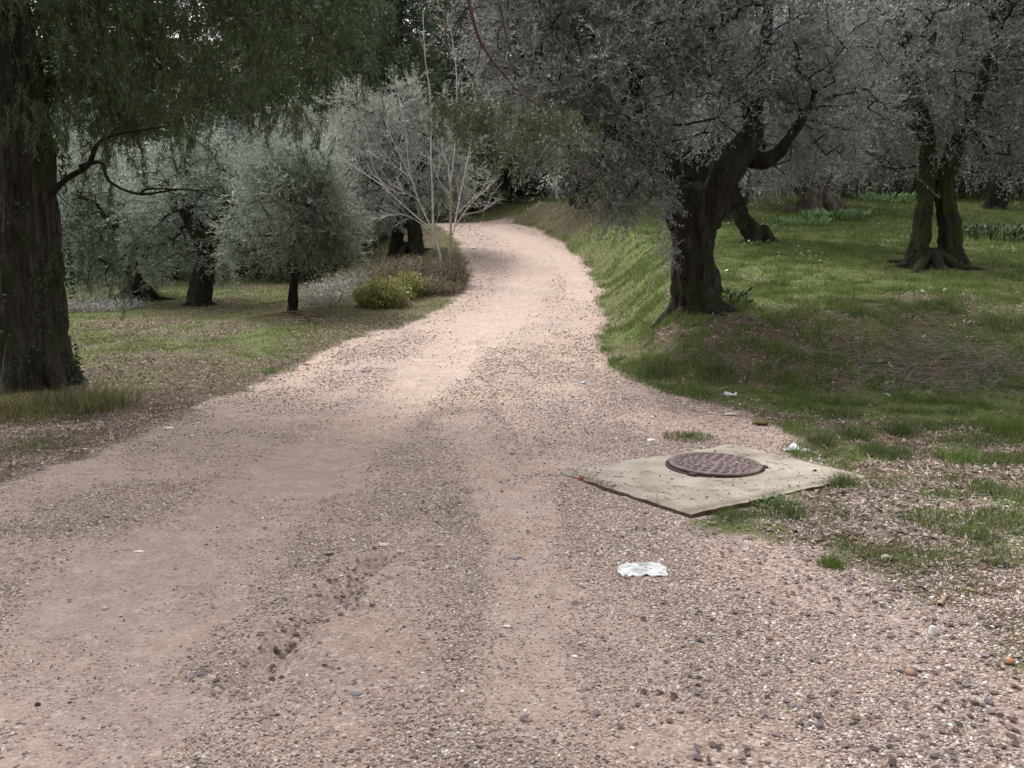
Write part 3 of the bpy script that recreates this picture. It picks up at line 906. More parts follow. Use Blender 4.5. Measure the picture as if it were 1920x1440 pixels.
# ============================================================ slab and manhole cover
def slab():
    n = 60
    s = np.linspace(0, 1, n)
    A, B, C_, D_ = slab_xy            # left, front, right, back
    U, V_ = np.meshgrid(s, s)
    P = (A * (1 - U[..., None]) + B * U[..., None]) * (1 - V_[..., None]) + (D_ * (1 - U[..., None]) + C_ * U[..., None]) * V_[..., None]
    x, y = P[..., 0], P[..., 1]
    cen = slab_xy.mean(0)
    e = np.minimum(np.minimum(U, 1 - U), np.minimum(V_, 1 - V_))
    wob = (fbm2(x, y, 9, 4, 70) - .5) * .07 * sstep(.06, 0, e)
    x = x + (x - cen[0]) * wob; y = y + (y - cen[1]) * wob
    z = SLAB_T + (fbm2(x, y, 3, 3, 71) - .5) * .012 - .016 * sstep(.03, 0, e) - .010 * sstep(.05, .0, e) * fbm2(x, y, 14, 2, 72)
    z = z - .045 * sstep(.9, 1.25, (1 - U) * .8 + V_ * .0 + (1 - U) * .5) * 0
    top = np.stack([x, y, z], -1)
    moss = sstep(.05, .0, e) * sstep(.4, .7, fbm2(x, y, 6, 3, 73)) * .6
    bot = top.copy(); bot[..., 2] = -.09
    V = np.vstack([top.reshape(-1, 3), bot.reshape(-1, 3)])
    i, j = np.meshgrid(np.arange(n - 1), np.arange(n - 1), indexing='ij')
    q = i * n + j
    Q = [np.stack([q, q + 1, q + n + 1, q + n], -1).reshape(-1, 4)]
    N = n * n
    r = np.arange(n - 1)
    for a in (r, (n - 1) * n + r):
        Q.append(np.stack([a, a + 1, a + 1 + N, a + N], -1))
    for a in (r * n, r * n + n - 1):
        Q.append(np.stack([a, a + n, a + n + N, a + N], -1))
    mo = np.concatenate([moss.ravel(), np.full(N, .85)])
    o = mk('concrete_slab', V, np.vstack(Q), M['concrete'], smooth=False, extra={'moss': mo})
    return tag(o, 'square pale concrete slab set in gravel with earth stained edges', 'concrete slab')
slab()

def manhole():
    z0 = SLAB_T + .002
    root = thing('manhole_cover', 'round rusty iron manhole cover with raised studs on concrete slab', 'manhole cover', (lid_c[0], lid_c[1], z0))
    root.rotation_euler = (0, 0, 0)
    def disc(name, prof, m, n=72):
        a = np.linspace(0, 2 * np.pi, n, endpoint=False)
        V = np.concatenate([np.stack([np.cos(a) * r, np.sin(a) * r, np.full(n, z)], 1) for r, z in prof])
        Q = []
        for k in range(len(prof) - 1):
            b = k * n + np.arange(n); b2 = k * n + (np.arange(n) + 1) % n
            Q.append(np.stack([b, b2, b2 + n, b + n], 1))
        o = mk(name, V, np.vstack(Q), m)
        o.parent = root
        return o
    disc('frame', [(.350, -.03), (.350, .003), (.343, .006), (.322, .006), (.32, -.02)], M['dark_iron'])
    lid = disc('lid', [(.30, .004), (.318, .005), (.326, .009), (.327, .023), (.323, .027), (.296, .027), (.292, .024), (.15, .025), (.001, .026)], M['iron'])
    # raised studs in rings, one mesh with the lid's look
    V, Q = [], []
    n0 = 0
    for ring, (r, cnt, ln, wd) in enumerate(((.052, 5, .045, .016), (.098, 9, .05, .017), (.146, 13, .052, .018), (.194, 17, .054, .018), (.240, 21, .055, .018), (.277, 25, .05, .016))):
        for k in range(cnt):
            a = 2 * np.pi * (k + .5 * (ring % 2)) / cnt
            t = a + np.pi / 2 + (.5 if ring % 2 else -.5)
            c = np.array([math.cos(a) * r, math.sin(a) * r])
            d = np.array([math.cos(t), math.sin(t)]); s_ = np.array([-d[1], d[0]])
            for zz, f in ((.0235, 1), (.0305, .72)):
                for ax, bx in ((-1, -1), (1, -1), (1, 1), (-1, 1)):
                    p = c + d * ax * ln / 2 * f + s_ * bx * wd / 2 * f
                    V.append((p[0], p[1], zz))
            for q in ((4, 5, 6, 7), (0, 1, 5, 4), (1, 2, 6, 5), (2, 3, 7, 6), (3, 0, 4, 7)):
                Q.append([n0 + w_ for w_ in q])
            n0 += 8
    o = mk('raised_pattern', np.array(V), np.array(Q), solid('dark_stud_iron', [(.3, (.04, .028, .03)), (.7, (.13, .095, .09))], 50, .7)); o.parent = lid
    for a, nm in ((math.radians(28), 'lug'), (math.radians(-22), 'lug'), (math.radians(215), 'lug')):
        g = Geo()
        c = np.array([math.cos(a) * .345, math.sin(a) * .345])
        d = np.array([math.cos(a), math.sin(a)]); s_ = np.array([-d[1], d[0]])
        V = []
        for zz, f in ((-.004, 1.1), (.014, 1), (.019, .8)):
            for ax, bx in ((-1, -1), (1, -1), (1, 1), (-1, 1)):
                p = c + d * ax * .022 * f + s_ * bx * .03 * f
                V.append((p[0], p[1], zz))
        Q = []
        for b in (0, 4):
            for q in ((0, 1, 5, 4), (1, 2, 6, 5), (2, 3, 7, 6), (3, 0, 4, 7)):
                Q.append([b + w_ for w_ in q])
        Q.append([8, 9, 10, 11])
        o = mk(nm, np.array(V), np.array(Q), M['dark_iron']); o.parent = root
    root.rotation_euler = (math.radians(1.2), math.radians(.8), .3)
    return root
manhole()
# debris on the slab
sx = []
while len(sx) < 110:
    p = slab_xy.min(0) + R.random(2) * (slab_xy.max(0) - slab_xy.min(0))
    if sdist(np.array([p[0]]), np.array([p[1]]), slab_xy)[0] > .04 and np.hypot(*(p - lid_c)) > .38:
        sx.append(p)
sx = np.array(sx)
g = Geo()
a = R.random(len(sx)) * 3.14; ln = .006 + .035 * R.random(len(sx)) ** 2.5
D = np.stack([np.cos(a), np.sin(a), 0 * a], 1) * ln[:, None]
D[:, 2] += R.normal(size=len(sx)) * .001
c = np.concatenate([sx, np.full((len(sx), 1), SLAB_T + .007)], 1)
sticks(g, c - D, c + D, .0016, .0010, 4)
tag(g.build('twig_debris', M['dark_wood']), 'small dark twigs and needles scattered on the concrete slab', 'debris', kind='stuff')

# ============================================================ single stones and litter
def rock(name, label, cat, uv, size, m, group=None, z=None, rot=0, seed=0, sub=2, sharp=.25, sink=.25):
    import bmesh
    bm = bmesh.new()
    bmesh.ops.create_icosphere(bm, subdivisions=sub + 1, radius=1)
    V = np.array([v.co[:] for v in bm.verts]); Fc = np.array([[v.index for v in f.verts] for f in bm.faces]); bm.free()
    rr = np.random.default_rng(seed)
    for k in range(9):      # chipped faces
        d = rdir(1, rr)[0]; t = .62 + .25 * rr.random()
        ex = np.maximum(V @ d - t, 0); V = V - ex[:, None] * d * .9
    V = V * (1 + sharp * (fbm(V * 2.2 + seed, 3, seed) - .5)[:, None])
    V = V * np.array(size) / 2
    c_, s_ = math.cos(rot), math.sin(rot)
    V = np.stack([V[:, 0] * c_ - V[:, 1] * s_, V[:, 0] * s_ + V[:, 1] * c_, V[:, 2]], 1)
    p = gp(*uv) if z is None else np.append(plane_hit(uv[0], uv[1], z)[:2], z)
    o = mk(name, V, Fc, m)
    o.location = (p[0], p[1], p[2] + size[2] / 2 * (1 - 2 * sink))
    return tag(o, label, cat, group)

def crumple(name, label, uv, size, m, seed=0, amp=.05, rot=0, z=None, thick=.0015, n=26, cat='paper scrap', lift=0, arch=0):
    s = np.linspace(-1, 1, n)
    U, V_ = np.meshgrid(s, s)
    rr = np.sqrt(U ** 2 + V_ ** 2) + 1e-6
    a = np.arctan2(V_, U)
    out = .62 + .5 * vnoise(np.stack([np.cos(a).ravel() * 1.7 + seed, np.sin(a).ravel() * 1.7, rr.ravel() * .3], 1), seed).reshape(U.shape)
    x = U * out * size[0] / 2; y = V_ * out * size[1] / 2
    nz = fbm(np.stack([U.ravel() * 1.5 + seed, V_.ravel() * 1.5, np.zeros(n * n)], 1), 3, seed).reshape(U.shape)
    z_ = np.abs(nz - .5) * 2 * amp * 2 + arch * (np.maximum(np.cos((U + .15) * 3.6), -.3) + .3) * (.6 + .4 * V_) + .003
    x = x + (nz - .5) * amp * .5
    c_, s_ = math.cos(rot), math.sin(rot)
    X2, Y2 = x * c_ - y * s_, x * s_ + y * c_
    top = np.stack([X2, Y2, z_ + lift], -1).reshape(-1, 3)
    bot = top - np.array([0, 0, thick])
    i, j = np.meshgrid(np.arange(n - 1), np.arange(n - 1), indexing='ij')
    q = i * n + j
    Q1 = np.stack([q, q + 1, q + n + 1, q + n], -1).reshape(-1, 4)
    Q = [Q1, Q1[:, ::-1] + n * n]
    r = np.arange(n - 1)
    for a_ in (r, (n - 1) * n + r):
        Q.append(np.stack([a_, a_ + 1, a_ + 1 + n * n, a_ + n * n], -1))
    for a_ in (r * n, r * n + n - 1):
        Q.append(np.stack([a_, a_ + n, a_ + n + n * n, a_ + n * n], -1))
    p = gp(*uv) if z is None else np.append(plane_hit(uv[0], uv[1], z)[:2], z)
    o = mk(name, np.vstack([top, bot]), np.vstack(Q), m)
    o.location = p
    return tag(o, label, cat, 'litter along the road')

crumple('paper_scrap', 'torn flat white paper on the gravel in front of the slab', (1203, 1073), (.25, .17), M['paper'], 3, .024, .1)
crumple('crumpled_tissue', 'crumpled white tissue ball on grass at the foot of the bank', (1366, 744), (.15, .13), M['paper'], 5, .035, .4)
crumple('curled_paper', 'arched white paper strip with dark underside on the back edge of the slab', (1494, 843), (.24, .10), M['paper'], 9, .006, -.08, thick=.004, arch=.032, lift=.006)
crumple('plastic_wrapper', 'small bluish white wrapper on dark gravel beside the road bend', (1091, 721), (.085, .06), M['grey_paper'], 11, .02, .2, cat='wrapper')
crumple('paper_scrap', 'small white scrap at the left foot of the large olive', (1232, 606), (.13, .09), M['paper'], 14, .03, .3)
crumple('paper_scrap', 'tiny white scrap on the bank beneath hanging leaves of large olive', (1250, 574), (.06, .05), M['paper'], 17, .02, .3)
ST = 'single stones on the road'
rock('white_stone', 'flat bright white stone on left side of the road', 'stone', (317, 808), (.10, .05, .03), M['white_stone'], ST, seed=1)
rock('white_stone', 'thin pale stone just right of the flat bright white one', 'stone', (372, 795), (.045, .03, .015), M['white_stone'], ST, seed=2)
rock('white_stone', 'long thin white stone in left wheel track', 'stone', (261, 1032), (.06, .022, .014), M['white_stone'], ST, seed=3)
rock('pale_stone', 'pale stone beside the back left edge of the slab', 'stone', (1220, 828), (.085, .05, .035), M['white_stone'], ST, seed=4)
rock('beige_stone', 'flat beige stone behind the slab near a grass tuft', 'stone', (1370, 781), (.13, .07, .035), M['pale_stone'], ST, seed=5)
rock('mossy_stone', 'dark mossy block of stone behind the manhole slab', 'stone', (1425, 799), (.15, .10, .06), M['moss_stone'], ST, seed=6, sink=.1, sharp=.1)
rock('brick_fragment', 'orange brick fragment at the left edge of the slab', 'brick fragment', (1089, 903), (.06, .04, .04), M['brick'], ST, seed=7)
rock('brick_fragment', 'small red tile chip on gravel under the slab left edge', 'brick fragment', (1211, 965), (.045, .03, .02), M['brick'], ST, seed=8)
rock('pink_stone', 'pinkish white stone in middle of the gravel ridge', 'stone', (722, 1026), (.07, .04, .025), M['pink_stone'], ST, seed=9)
rock('pink_stone', 'pink stone right of its twin on the gravel ridge', 'stone', (825, 1028), (.05, .03, .022), M['pink_stone'], ST, seed=10)
rock('slate_piece', 'flat dark grey slate lying in the middle of the road', 'stone', (960, 1043), (.09, .055, .012), M['grey_stone'], ST, seed=11, sink=.1)
rock('slate_piece', 'grey slate chip lying on the gravel beyond the ridge', 'stone', (722, 925), (.065, .035, .012), M['grey_stone'], ST, seed=12)
rock('white_pebble', 'white oval pebble in the foreground middle of the road', 'pebble', (950, 1191), (.035, .024, .014), M['white_stone'], ST, seed=13)
rock('white_pebble', 'small round white pebble right of the oval one', 'pebble', (1078, 1241), (.022, .018, .012), M['white_stone'], ST, seed=14)
rock('white_stone', 'upright white stone on leafy gravel at right', 'stone', (1749, 1190), (.035, .035, .05), M['white_stone'], ST, seed=15, sink=.2)
rock('grey_stone', 'rounded pale grey stone between small grass tufts', 'stone', (1660, 1042), (.075, .05, .035), M['pale_stone'], ST, seed=16)
rock('bark_chip', 'dark brown bark chip on left part of the road', 'bark chip', (618, 1046), (.055, .03, .015), M['dark_wood'], ST, seed=17)
rock('red_chip', 'dark red chip near the left grass edge', 'brick fragment', (575, 686), (.09, .05, .03), M['brick'], ST, seed=18)
rock('dark_pebble', 'black pebble alone in the left wheel track', 'pebble', (70, 1322), (.022, .02, .018), M['dark_wood'], ST, seed=19)
rock('bark_chip', 'dark bark chip on top of the concrete slab', 'bark chip', (1528, 884), (.03, .02, .018), M['dark_wood'], ST, z=SLAB_T, seed=20, sink=.1)
rock('brown_stone', 'round orange brown stone at right edge in gravel', 'stone', (1893, 1248), (.04, .035, .03), M['brick'], ST, seed=21)
rock('flat_stone', 'grey mauve flat stone in the near foreground', 'stone', (668, 1302), (.045, .035, .012), M['grey_stone'], ST, seed=22)
rock('white_stone', 'white stone on the road shoulder below the right bank', 'stone', (1108, 657), (.10, .06, .04), M['white_stone'], ST, seed=23)
rock('white_stone', 'pale stone on the gravel opposite the bare saplings', 'stone', (888, 467), (.16, .1, .06), M['white_stone'], ST, seed=24)

def stick(name, label, uvs, r, m, lift=.01, side=True, seed=0, group=None):
    P = np.array([gp(u, v, lift) for u, v in uvs])
    g = Geo()
    tube(g, P, [r, r * .85, r * .45], 7, seg=14, amp=.2, freq=30, seed=seed)
    rr = np.random.default_rng(seed)
    if side:
        for k in range(4):
            t = .25 + .6 * rr.random(); c = catmull(P, 40)[int(t * 39)]
            d = norm(rr.normal(size=3) * np.array([1, 1, .4]) + [0, 0, .3]) * r * 14
            tube(g, [c, c + d * .6, c + d], [r * .5, r * .35, r * .2], 5, seg=5)
    o = g.build(name, m)
    return tag(o, label, 'twig', group)
stick('fallen_twig', 'long tan twig on leafy gravel at the right edge', [(1805, 1104), (1850, 1112), (1900, 1125)], .006, M['tan_wood'], seed=1)
stick('fallen_twig', 'short tan stub of wood lying on gravel near long twig', [(1762, 1138), (1770, 1125), (1777, 1118)], .011, M['tan_wood'], side=False, seed=2)
stick('fallen_branch', 'dark fallen branch on the left field by the thin olive', [(540, 590), (568, 596), (597, 612)], .022, M['dark_wood'], .05, seed=3)
stick('fallen_twig', 'thin twig arching in grass beside the conifer trunk', [(150, 712), (180, 700), (210, 692)], .007, M['tan_wood'], .12, seed=4)

# ============================================================ small plants
def tuft(label, uv, r, h, n, cols, group='grass tufts', wd=.005, name='grass_tuft', lean=.6):
    p = gp(*uv)
    ta = R.random(n) * 6.283; tr = r * R.random(n) ** .8
    x = p[0] + np.cos(ta) * tr; y = p[1] + np.sin(ta) * tr
    o = blades(name, x, y, h * (.5 + .7 * R.random(n)), np.full(n, wd), cols, '', lean, tone_noise=.4 + .2 * R.random(n))
    return tag(o, label, 'grass tuft', group)
DG = [(.05, .09, .025), (.08, .13, .035), (.10, .16, .05), (.15, .16, .07), (.18, .15, .09)]
tuft('small green tuft alone on gravel below the slab right corner', (1560, 1056), .07, .075, 260, GREENB)
tuft('brownish green tuft on gravel at far right', (1870, 1056), .07, .06, 180, GREEN)
tuft('dense dark tuft behind the right corner of the slab', (1600, 822), .16, .15, 500, DG)
tuft('dark upright tuft next to the paper strip', (1540, 832), .11, .11, 300, DG)
tuft('tall dark tuft in the strip under the bank', (1690, 815), .13, .16, 500, DG)
tuft('wide green tuft right of the slab corner', (1660, 850), .20, .12, 600, DG)
tuft('tuft of thin blades growing over the slab right corner', (1580, 912), .11, .11, 350, GREEN)
tuft('dark weedy tuft below the slab front right edge', (1480, 968), .13, .08, 300, DG)
tuft('green weed tuft against the slab near edge', (1415, 965), .10, .05, 250, DG)
tuft('mossy low tuft behind the slab back left edge', (1290, 822), .22, .06, 800, GREEN)
tuft('green tuft in the grass on right frame edge', (1890, 810), .2, .15, 600, GREENB)
tuft('bright tuft in middle of the right verge', (1800, 860), .18, .12, 500, GREENB)
tuft('bright leafy tuft below the bank facing the road', (1235, 700), .25, .16, 700, DG)
tuft('dark tuft under the middle of the bank', (1345, 705), .25, .17, 700, DG)
tuft('small tuft on the left field edge near the road', (505, 700), .12, .08, 300, GREENB)
tuft('grassy patch on dark soil by left frame edge', (60, 835), .35, .05, 900, GREEN)
# straggly tussock round the conifer foot
p0 = gp(75, 750)
for lab, uv, n, r in (('long straggly straw and green grass at foot of the big conifer', (100, 775), 2600, .55), ('shaggy grass tussock left of the conifer foot', (10, 775), 1600, .45), ('dry grass tussock trailing right of the conifer foot', (185, 765), 1400, .4)):
    tuft(lab, uv, r, .24, int(n * .8), [(.09, .10, .03), (.15, .15, .05), (.22, .19, .09), (.07, .08, .03), (.28, .22, .13)], 'tussocks round the conifer foot', .006, 'grass_tussock', 1.7)

def leafy_plant(label, uv, r, h, n, L, Wd, m, group='leafy weeds', name='leafy_weed', cat='plant', z=None):
    p = gp(*uv)
    root = thing(name, label, cat, p, group)
    a = R.random(n) * 6.283; rr = r * np.sqrt(R.random(n))
    x = p[0] + np.cos(a) * rr; y = p[1] + np.sin(a) * rr
    z0 = Hs(x, y)
    D = norm(np.stack([np.cos(a) * .8, np.sin(a) * .8, .5 + .6 * R.random(n)], 1) + R.normal(size=(n, 3)) * .25)
    hh = h * (.3 + .7 * R.random(n))
    base = np.stack([x, y, z0], 1); top = base + np.stack([np.cos(a) * .1 * h, np.sin(a) * .1 * h, hh], 1)
    g = Geo(); sticks(g, base, top, .004, .003, 3); g.build('stems', m, root, smooth=False)['kind'] = 'stuff'
    leaves('foliage', top, D, L * (.6 + .6 * R.random(n)), Wd * (.7 + .5 * R.random(n)), m, root)
    return root
leafy_plant('broad leaved bright plants before the reddish olive roots', (1565, 412), .8, .10, 200, .28, .12, M['arum_leaf'])
leafy_plant('low broad leaved plants left of those at the reddish roots', (1500, 420), .7, .06, 120, .2, .09, M['arum_leaf'])
leafy_plant('bright leafy clump in the grass right of reddish roots', (1660, 380), .9, .2, 160, .24, .1, M['arum_leaf'])
leafy_plant('dark green sprig beside the large olive trunk', (1378, 572), .16, .2, 40, .10, .05, M['ivy_leaf'])
leafy_plant('dark leafy weeds right of the twin trunk olive', (1880, 450), .9, .25, 300, .14, .06, M['ivy_leaf'])
leafy_plant('grey green weeds creeping along slab front edge', (1450, 945), .15, .03, 90, .035, .02, M['arum_leaf'])
# pale weeds dotted through the terrace
x, y = scatter(9000, 9, 26, 1, .62, x0=3)
r_, l_, b_ = Ms(x, y)
k = (fbm2(x, y, .9, 3, 33) > .55) & (r_ < .1)
x, y = x[k], y[k]; n = len(x)
a = R.random(n) * 6.283
P = np.stack([x, y, Hs(x, y) + .03 + .05 * R.random(n)], 1)
o = leaves('ground_cover', P, np.stack([np.cos(a), np.sin(a), .3 + R.random(n) * .4], 1), .08, .045, M['arum_leaf'])
tag(o, 'pale broad leaved weeds dotted through the terrace grass', 'weeds', kind='stuff')

def shrub(label, spec, nst, nl, leaf, m, stemm, name='shrub', cat='shrub', group=None, seed=0, droop=0.1, stem_r=.006):
    """spec: (u, v_base, Y, half width px, height px, depth m)"""
    u, v, Y_, ru, hp, ry = spec
    b = at(u, v, Y_); b[2] = float(H(b[0], b[1]))
    root = thing(name, label, cat, b, group)
    rng = np.random.default_rng(seed)
    rx = ru / F * Y_; hz = hp / F * Y_
    a = rng.random(nst) * 6.283; q = np.sqrt(rng.random(nst))
    foot = b + np.stack([np.cos(a) * q * rx * .7, np.sin(a) * q * ry * .7, 0 * a], 1)
    foot[:, 2] = H(foot[:, 0], foot[:, 1]) - .03
    topz = hz * np.sqrt(np.maximum(1 - .75 * q ** 2, .05)) * (.65 + .45 * rng.random(nst))
    tip = foot + np.stack([np.cos(a) * q * rx * .35, np.sin(a) * q * ry * .35, topz], 1) + rng.normal(size=(nst, 3)) * rx * .08
    g = Geo(); sticks(g, foot, tip, stem_r, stem_r * .4, 4)
    g.build('stems', stemm, root, smooth=False)['kind'] = 'stuff'
    t = rng.random((nst, nl)) ** .7
    P = foot[:, None] + (tip - foot)[:, None] * t[..., None] + rng.normal(size=(nst, nl, 3)) * .04 * (rx + .3)
    P = P.reshape(-1, 3)
    D = norm(rdir(len(P), rng) + np.array([0, 0, .4]) + np.repeat(norm(tip - foot), nl, 0) * .5)
    leaves('foliage', P, D, leaf[0] * (.6 + .7 * rng.random(len(P))), leaf[1] * (.7 + .5 * rng.random(len(P))), m, root, None, rng)
    return root
SB = 'shrubs on the road embankment'
shrub('yellow green rounded bush at the left edge of the road', (718, 600, 17, 52, 50, .5), 260, 34, (.05, .022), M['bush_leaf'], M['twig_bark'], 'bush', 'bush', SB, 3)
shrub('yellowish shrub behind the rounded bush nearer the saplings', (765, 580, 18, 42, 42, .7), 220, 26, (.05, .02), M['bush_leaf'], M['twig_bark'], 'bush', 'bush', SB, 5)
shrub('brown dry weeds around the foot of the bare saplings', (848, 525, 19.3, 34, 58, .7), 330, 12, (.045, .011), M['dry_leaf'], M['twig_bark'], 'dry_shrub', 'shrub', SB, 7, stem_r=.004)
shrub('low brown weeds at the road edge below the saplings', (810, 562, 18.4, 60, 30, .6), 380, 16, (.05, .014), M['dry_leaf'], M['twig_bark'], 'dry_shrub', 'shrub', SB, 8, stem_r=.004)
shrub('brown dry scrub on embankment left of the saplings', (775, 530, 20.5, 70, 34, 1.0), 420, 16, (.055, .016), M['dry_leaf'], M['twig_bark'], 'dry_shrub', 'shrub', SB, 9, stem_r=.004)
shrub('rusty scrub on the slope under the tall grey olive', (690, 520, 21.5, 80, 26, 1.2), 360, 14, (.06, .018), M['dry_leaf'], M['twig_bark'], 'dry_shrub', 'shrub', SB, 10, stem_r=.004)
shrub('pale whitish herbs on the slope left of the yellow bush', (625, 585, 18, 66, 20, 1.3), 420, 8, (.045, .013), M['pale_herb'], M['twig_bark'], 'pale_herbs', 'herbs', SB, 11, stem_r=.003)
shrub('grey herbs on the slope beyond the thin olive', (640, 548, 21, 70, 18, 1.5), 420, 12, (.055, .018), M['pale_herb'], M['twig_bark'], 'pale_herbs', 'herbs', SB, 12, stem_r=.003)
shrub('pale herbs under the olives at the field far edge', (200, 590, 18.5, 75, 18, .8), 420, 10, (.05, .016), M['pale_herb'], M['twig_bark'], 'pale_herbs', 'herbs', SB, 13, stem_r=.003)
# heap of dry twigs on the bank at right
b = gp(1760, 700)
n = 900
c = b + np.stack([R.normal(size=n) * .75, R.normal(size=n) * .35, 0 * np.ones(n)], 1)
c[:, 2] = Hs(c[:, 0], c[:, 1]) + np.abs(R.normal(size=n)) * .06
d = norm(rdir(n) * np.array([1, 1, .35]) + [.2, 0, .15]) * (.10 + .28 * R.random(n))[:, None]
g = Geo(); sticks(g, c - d / 2, c + d / 2, .0035, .002, 3)
tag(g.build('brushwood', solid('grey_brushwood', [(.3, (.13, .10, .09)), (.7, (.30, .25, .23))], 10)), 'grey heap of dry twigs on the bank at right', 'brushwood')
print('small things done')

# ============================================================ the near conifer at left
def near_conifer():
    Yc = 9.9
    base = at(66, 742, Yc); base[2] = float(H(base[0], base[1]))
    root = thing('cypress_tree', 'massive dark conifer with ivy on its trunk standing beside the road', 'conifer', base)
    g = Geo()
    P = [at(70, 775, Yc), at(68, 700, Yc), at(62, 600, Yc), at(58, 450, Yc), at(50, 300, Yc), at(36, 150, Yc), at(10, 0, Yc), at(-25, -250, Yc), at(-50, -700, Yc), at(-60, -1200, Yc)]
    tube(g, P, [.40, .365, .335, .30, .275, .255, .23, .20, .14, .05], 96, seg=240, amp=.10, freq=2.2, seed=5, flute=.02, nfl=7, ridge=.2)
    for k, a in enumerate((-.5, .6, 2.2, 3.4, 4.6)):
        q = [base + np.array([math.cos(a) * .27, math.sin(a) * .27, .5]), base + np.array([math.cos(a) * .36, math.sin(a) * .36, .12]), base + np.array([math.cos(a) * .55, math.sin(a) * .55, -.08])]
        tube(g, q, [.10, .12, .06], 12, amp=.2, freq=5, seed=k, seg=12)
    g.build('trunk', M['cypress_bark'], root)
    rng = np.random.default_rng(11)
    # boughs: start on the trunk, arch out and droop
    boughs = []
    def bough(path, r, nm='bough', m=M['twig_bark']):
        P = np.array([at(u, v, y) for u, v, y in path]) if len(path[0]) == 3 else np.array(path)
        gg = Geo(); tube(gg, P, [r, r * .8, r * .5, r * .2], 8, amp=.15, freq=9, seed=int(abs(P.sum() * 10)) % 99, seg=24)
        gg.build(nm, m, root)
        return catmull(P, 40)
    specs = [
        [(30, -150, 9.8), (200, -190, 9.4), (420, -90, 9.2), (560, 20, 9.0), (650, 110, 8.9)],
        [(20, -60, 9.8), (150, -90, 9.6), (330, -40, 9.5), (480, 60, 9.5)],
        [(10, -300, 9.9), (250, -330, 9.2), (520, -240, 8.8), (740, -80, 8.7)],
        [(35, 60, 9.8), (130, 20, 9.8), (250, 60, 9.9), (330, 150, 10)],
        [(0, -250, 9.9), (100, -260, 10.6), (260, -160, 11.2), (420, -10, 11.5), (520, 130, 11.6)],
        [(45, 200, 9.8), (110, 150, 9.9), (190, 170, 10), (250, 260, 10)],
        [(0, -100, 10), (-120, -120, 10), (-260, 0, 10)],
        [(10, -400, 9.9), (-100, -380, 9), (-60, -200, 8.4), (40, 20, 8.2)],
        [(20, -200, 9.9), (120, -150, 9.2), (170, -40, 9.0), (200, 100, 9.0)],
        [(0, -350, 9.9), (200, -420, 9.6), (500, -330, 9.9), (620, -120, 10.2), (700, 40, 10.3)]]
    PP, DD = [], []
    for s in specs:
        C = bough(s, .045)
        boughs.append(C)
    # hanging sprays
    g2 = Geo()
    A_, B_ = [], []
    for bi, C in enumerate(boughs):
        n = 88
        for k in range(n):
            t = .12 + .88 * (k + rng.random()) / n
            c = C[int(t * 39)]
            side = rng.normal(size=3) * np.array([1, 1, .25]); side = side / np.linalg.norm(side)
            out_ = .16 + .42 * rng.random()
            p1 = c + side * out_ * .6 + [0, 0, .04]
            p2 = p1 + side * out_ * .5 + [0, 0, -.16]
            p3 = p2 + side * out_ * .15 + [0, 0, -.20 - .38 * rng.random()]
            A_ += [c, p1, p2]; B_ += [p1, p2, p3]
    A_, B_ = np.array(A_), np.array(B_)
    # extra hanging sprays lower down
    for (u, v, y, s, cnt) in ((345, 170, 9.2, .22, 12), (360, 240, 9.2, .14, 8), (480, 180, 9.4, .16, 8), (540, 190, 9.5, .16, 7), (590, 262, 9.4, .16, 5), (200, 440, 9.9, .20, 9), (150, 460, 9.8, .15, 7), (240, 500, 10, .12, 5), (180, 240, 9.8, .25, 10), (100, 210, 9.2, .2, 9), (60, 190, 9.0, .15, 7), (290, 60, 9.4, .3, 12), (210, 330, 9.9, .2, 5)):
        c0 = at(u, v, y)
        for k in range(cnt):
            a = c0 + rng.normal(size=3) * s * np.array([1, 1, .6])
            b = a + np.array([rng.normal() * .08, rng.normal() * .08, -.25 - .2 * rng.random()])
            A_ = np.vstack([A_, a, (a + b) / 2 + rng.normal(size=3) * .02]); B_ = np.vstack([B_, (a + b) / 2, b])
    curtain = np.array([(120, -60), (690, -60), (670, 60), (640, 170), (600, 215), (560, 270), (520, 200), (470, 240), (400, 190), (350, 275), (300, 230), (240, 320), (150, 330), (110, 250)])
    NA, NB = [], []
    while len(NA) < 1050:
        u, v = 120 + 570 * rng.random(), -60 + 400 * rng.random()
        if not inside(np.array([u]), np.array([v]), curtain)[0]: continue
        if vnoise(np.array([[u / 55, v / 110, 3.3]]), 5)[0] < .36 + .26 * max(0, v) / 300: continue
        a = at(u, v - 15, 8.9 + 2.4 * rng.random())
        NA.append(a); NB.append(a + np.array([rng.normal() * .13, rng.normal() * .13, -.08 - .20 * rng.random()]))
    A_ = np.vstack([A_, NA]); B_ = np.vstack([B_, NB])
    sticks(g2, A_, B_, .003, .0018, 3)
    g2.build('twigs', M['twig_bark'], root, smooth=False)['kind'] = 'stuff'
    per = 40
    t = rng.random((len(A_), per, 1))
    P = (A_[:, None] + (B_ - A_)[:, None] * t).reshape(-1, 3)
    ax = np.repeat(norm(B_ - A_), per, 0)
    D = norm(ax * .9 + rdir(len(P), rng) * .65 + np.array([0, 0, -.2]))
    P = P + rdir(len(P), rng) * .02
    tone = np.repeat(rng.random(len(A_)), per) * .5 + rng.random(len(P)) * .5
    leaves('foliage', P, D, .055 * (.6 + .8 * rng.random(len(P))), .0085, M['conifer_leaf'], root, tone, rng)
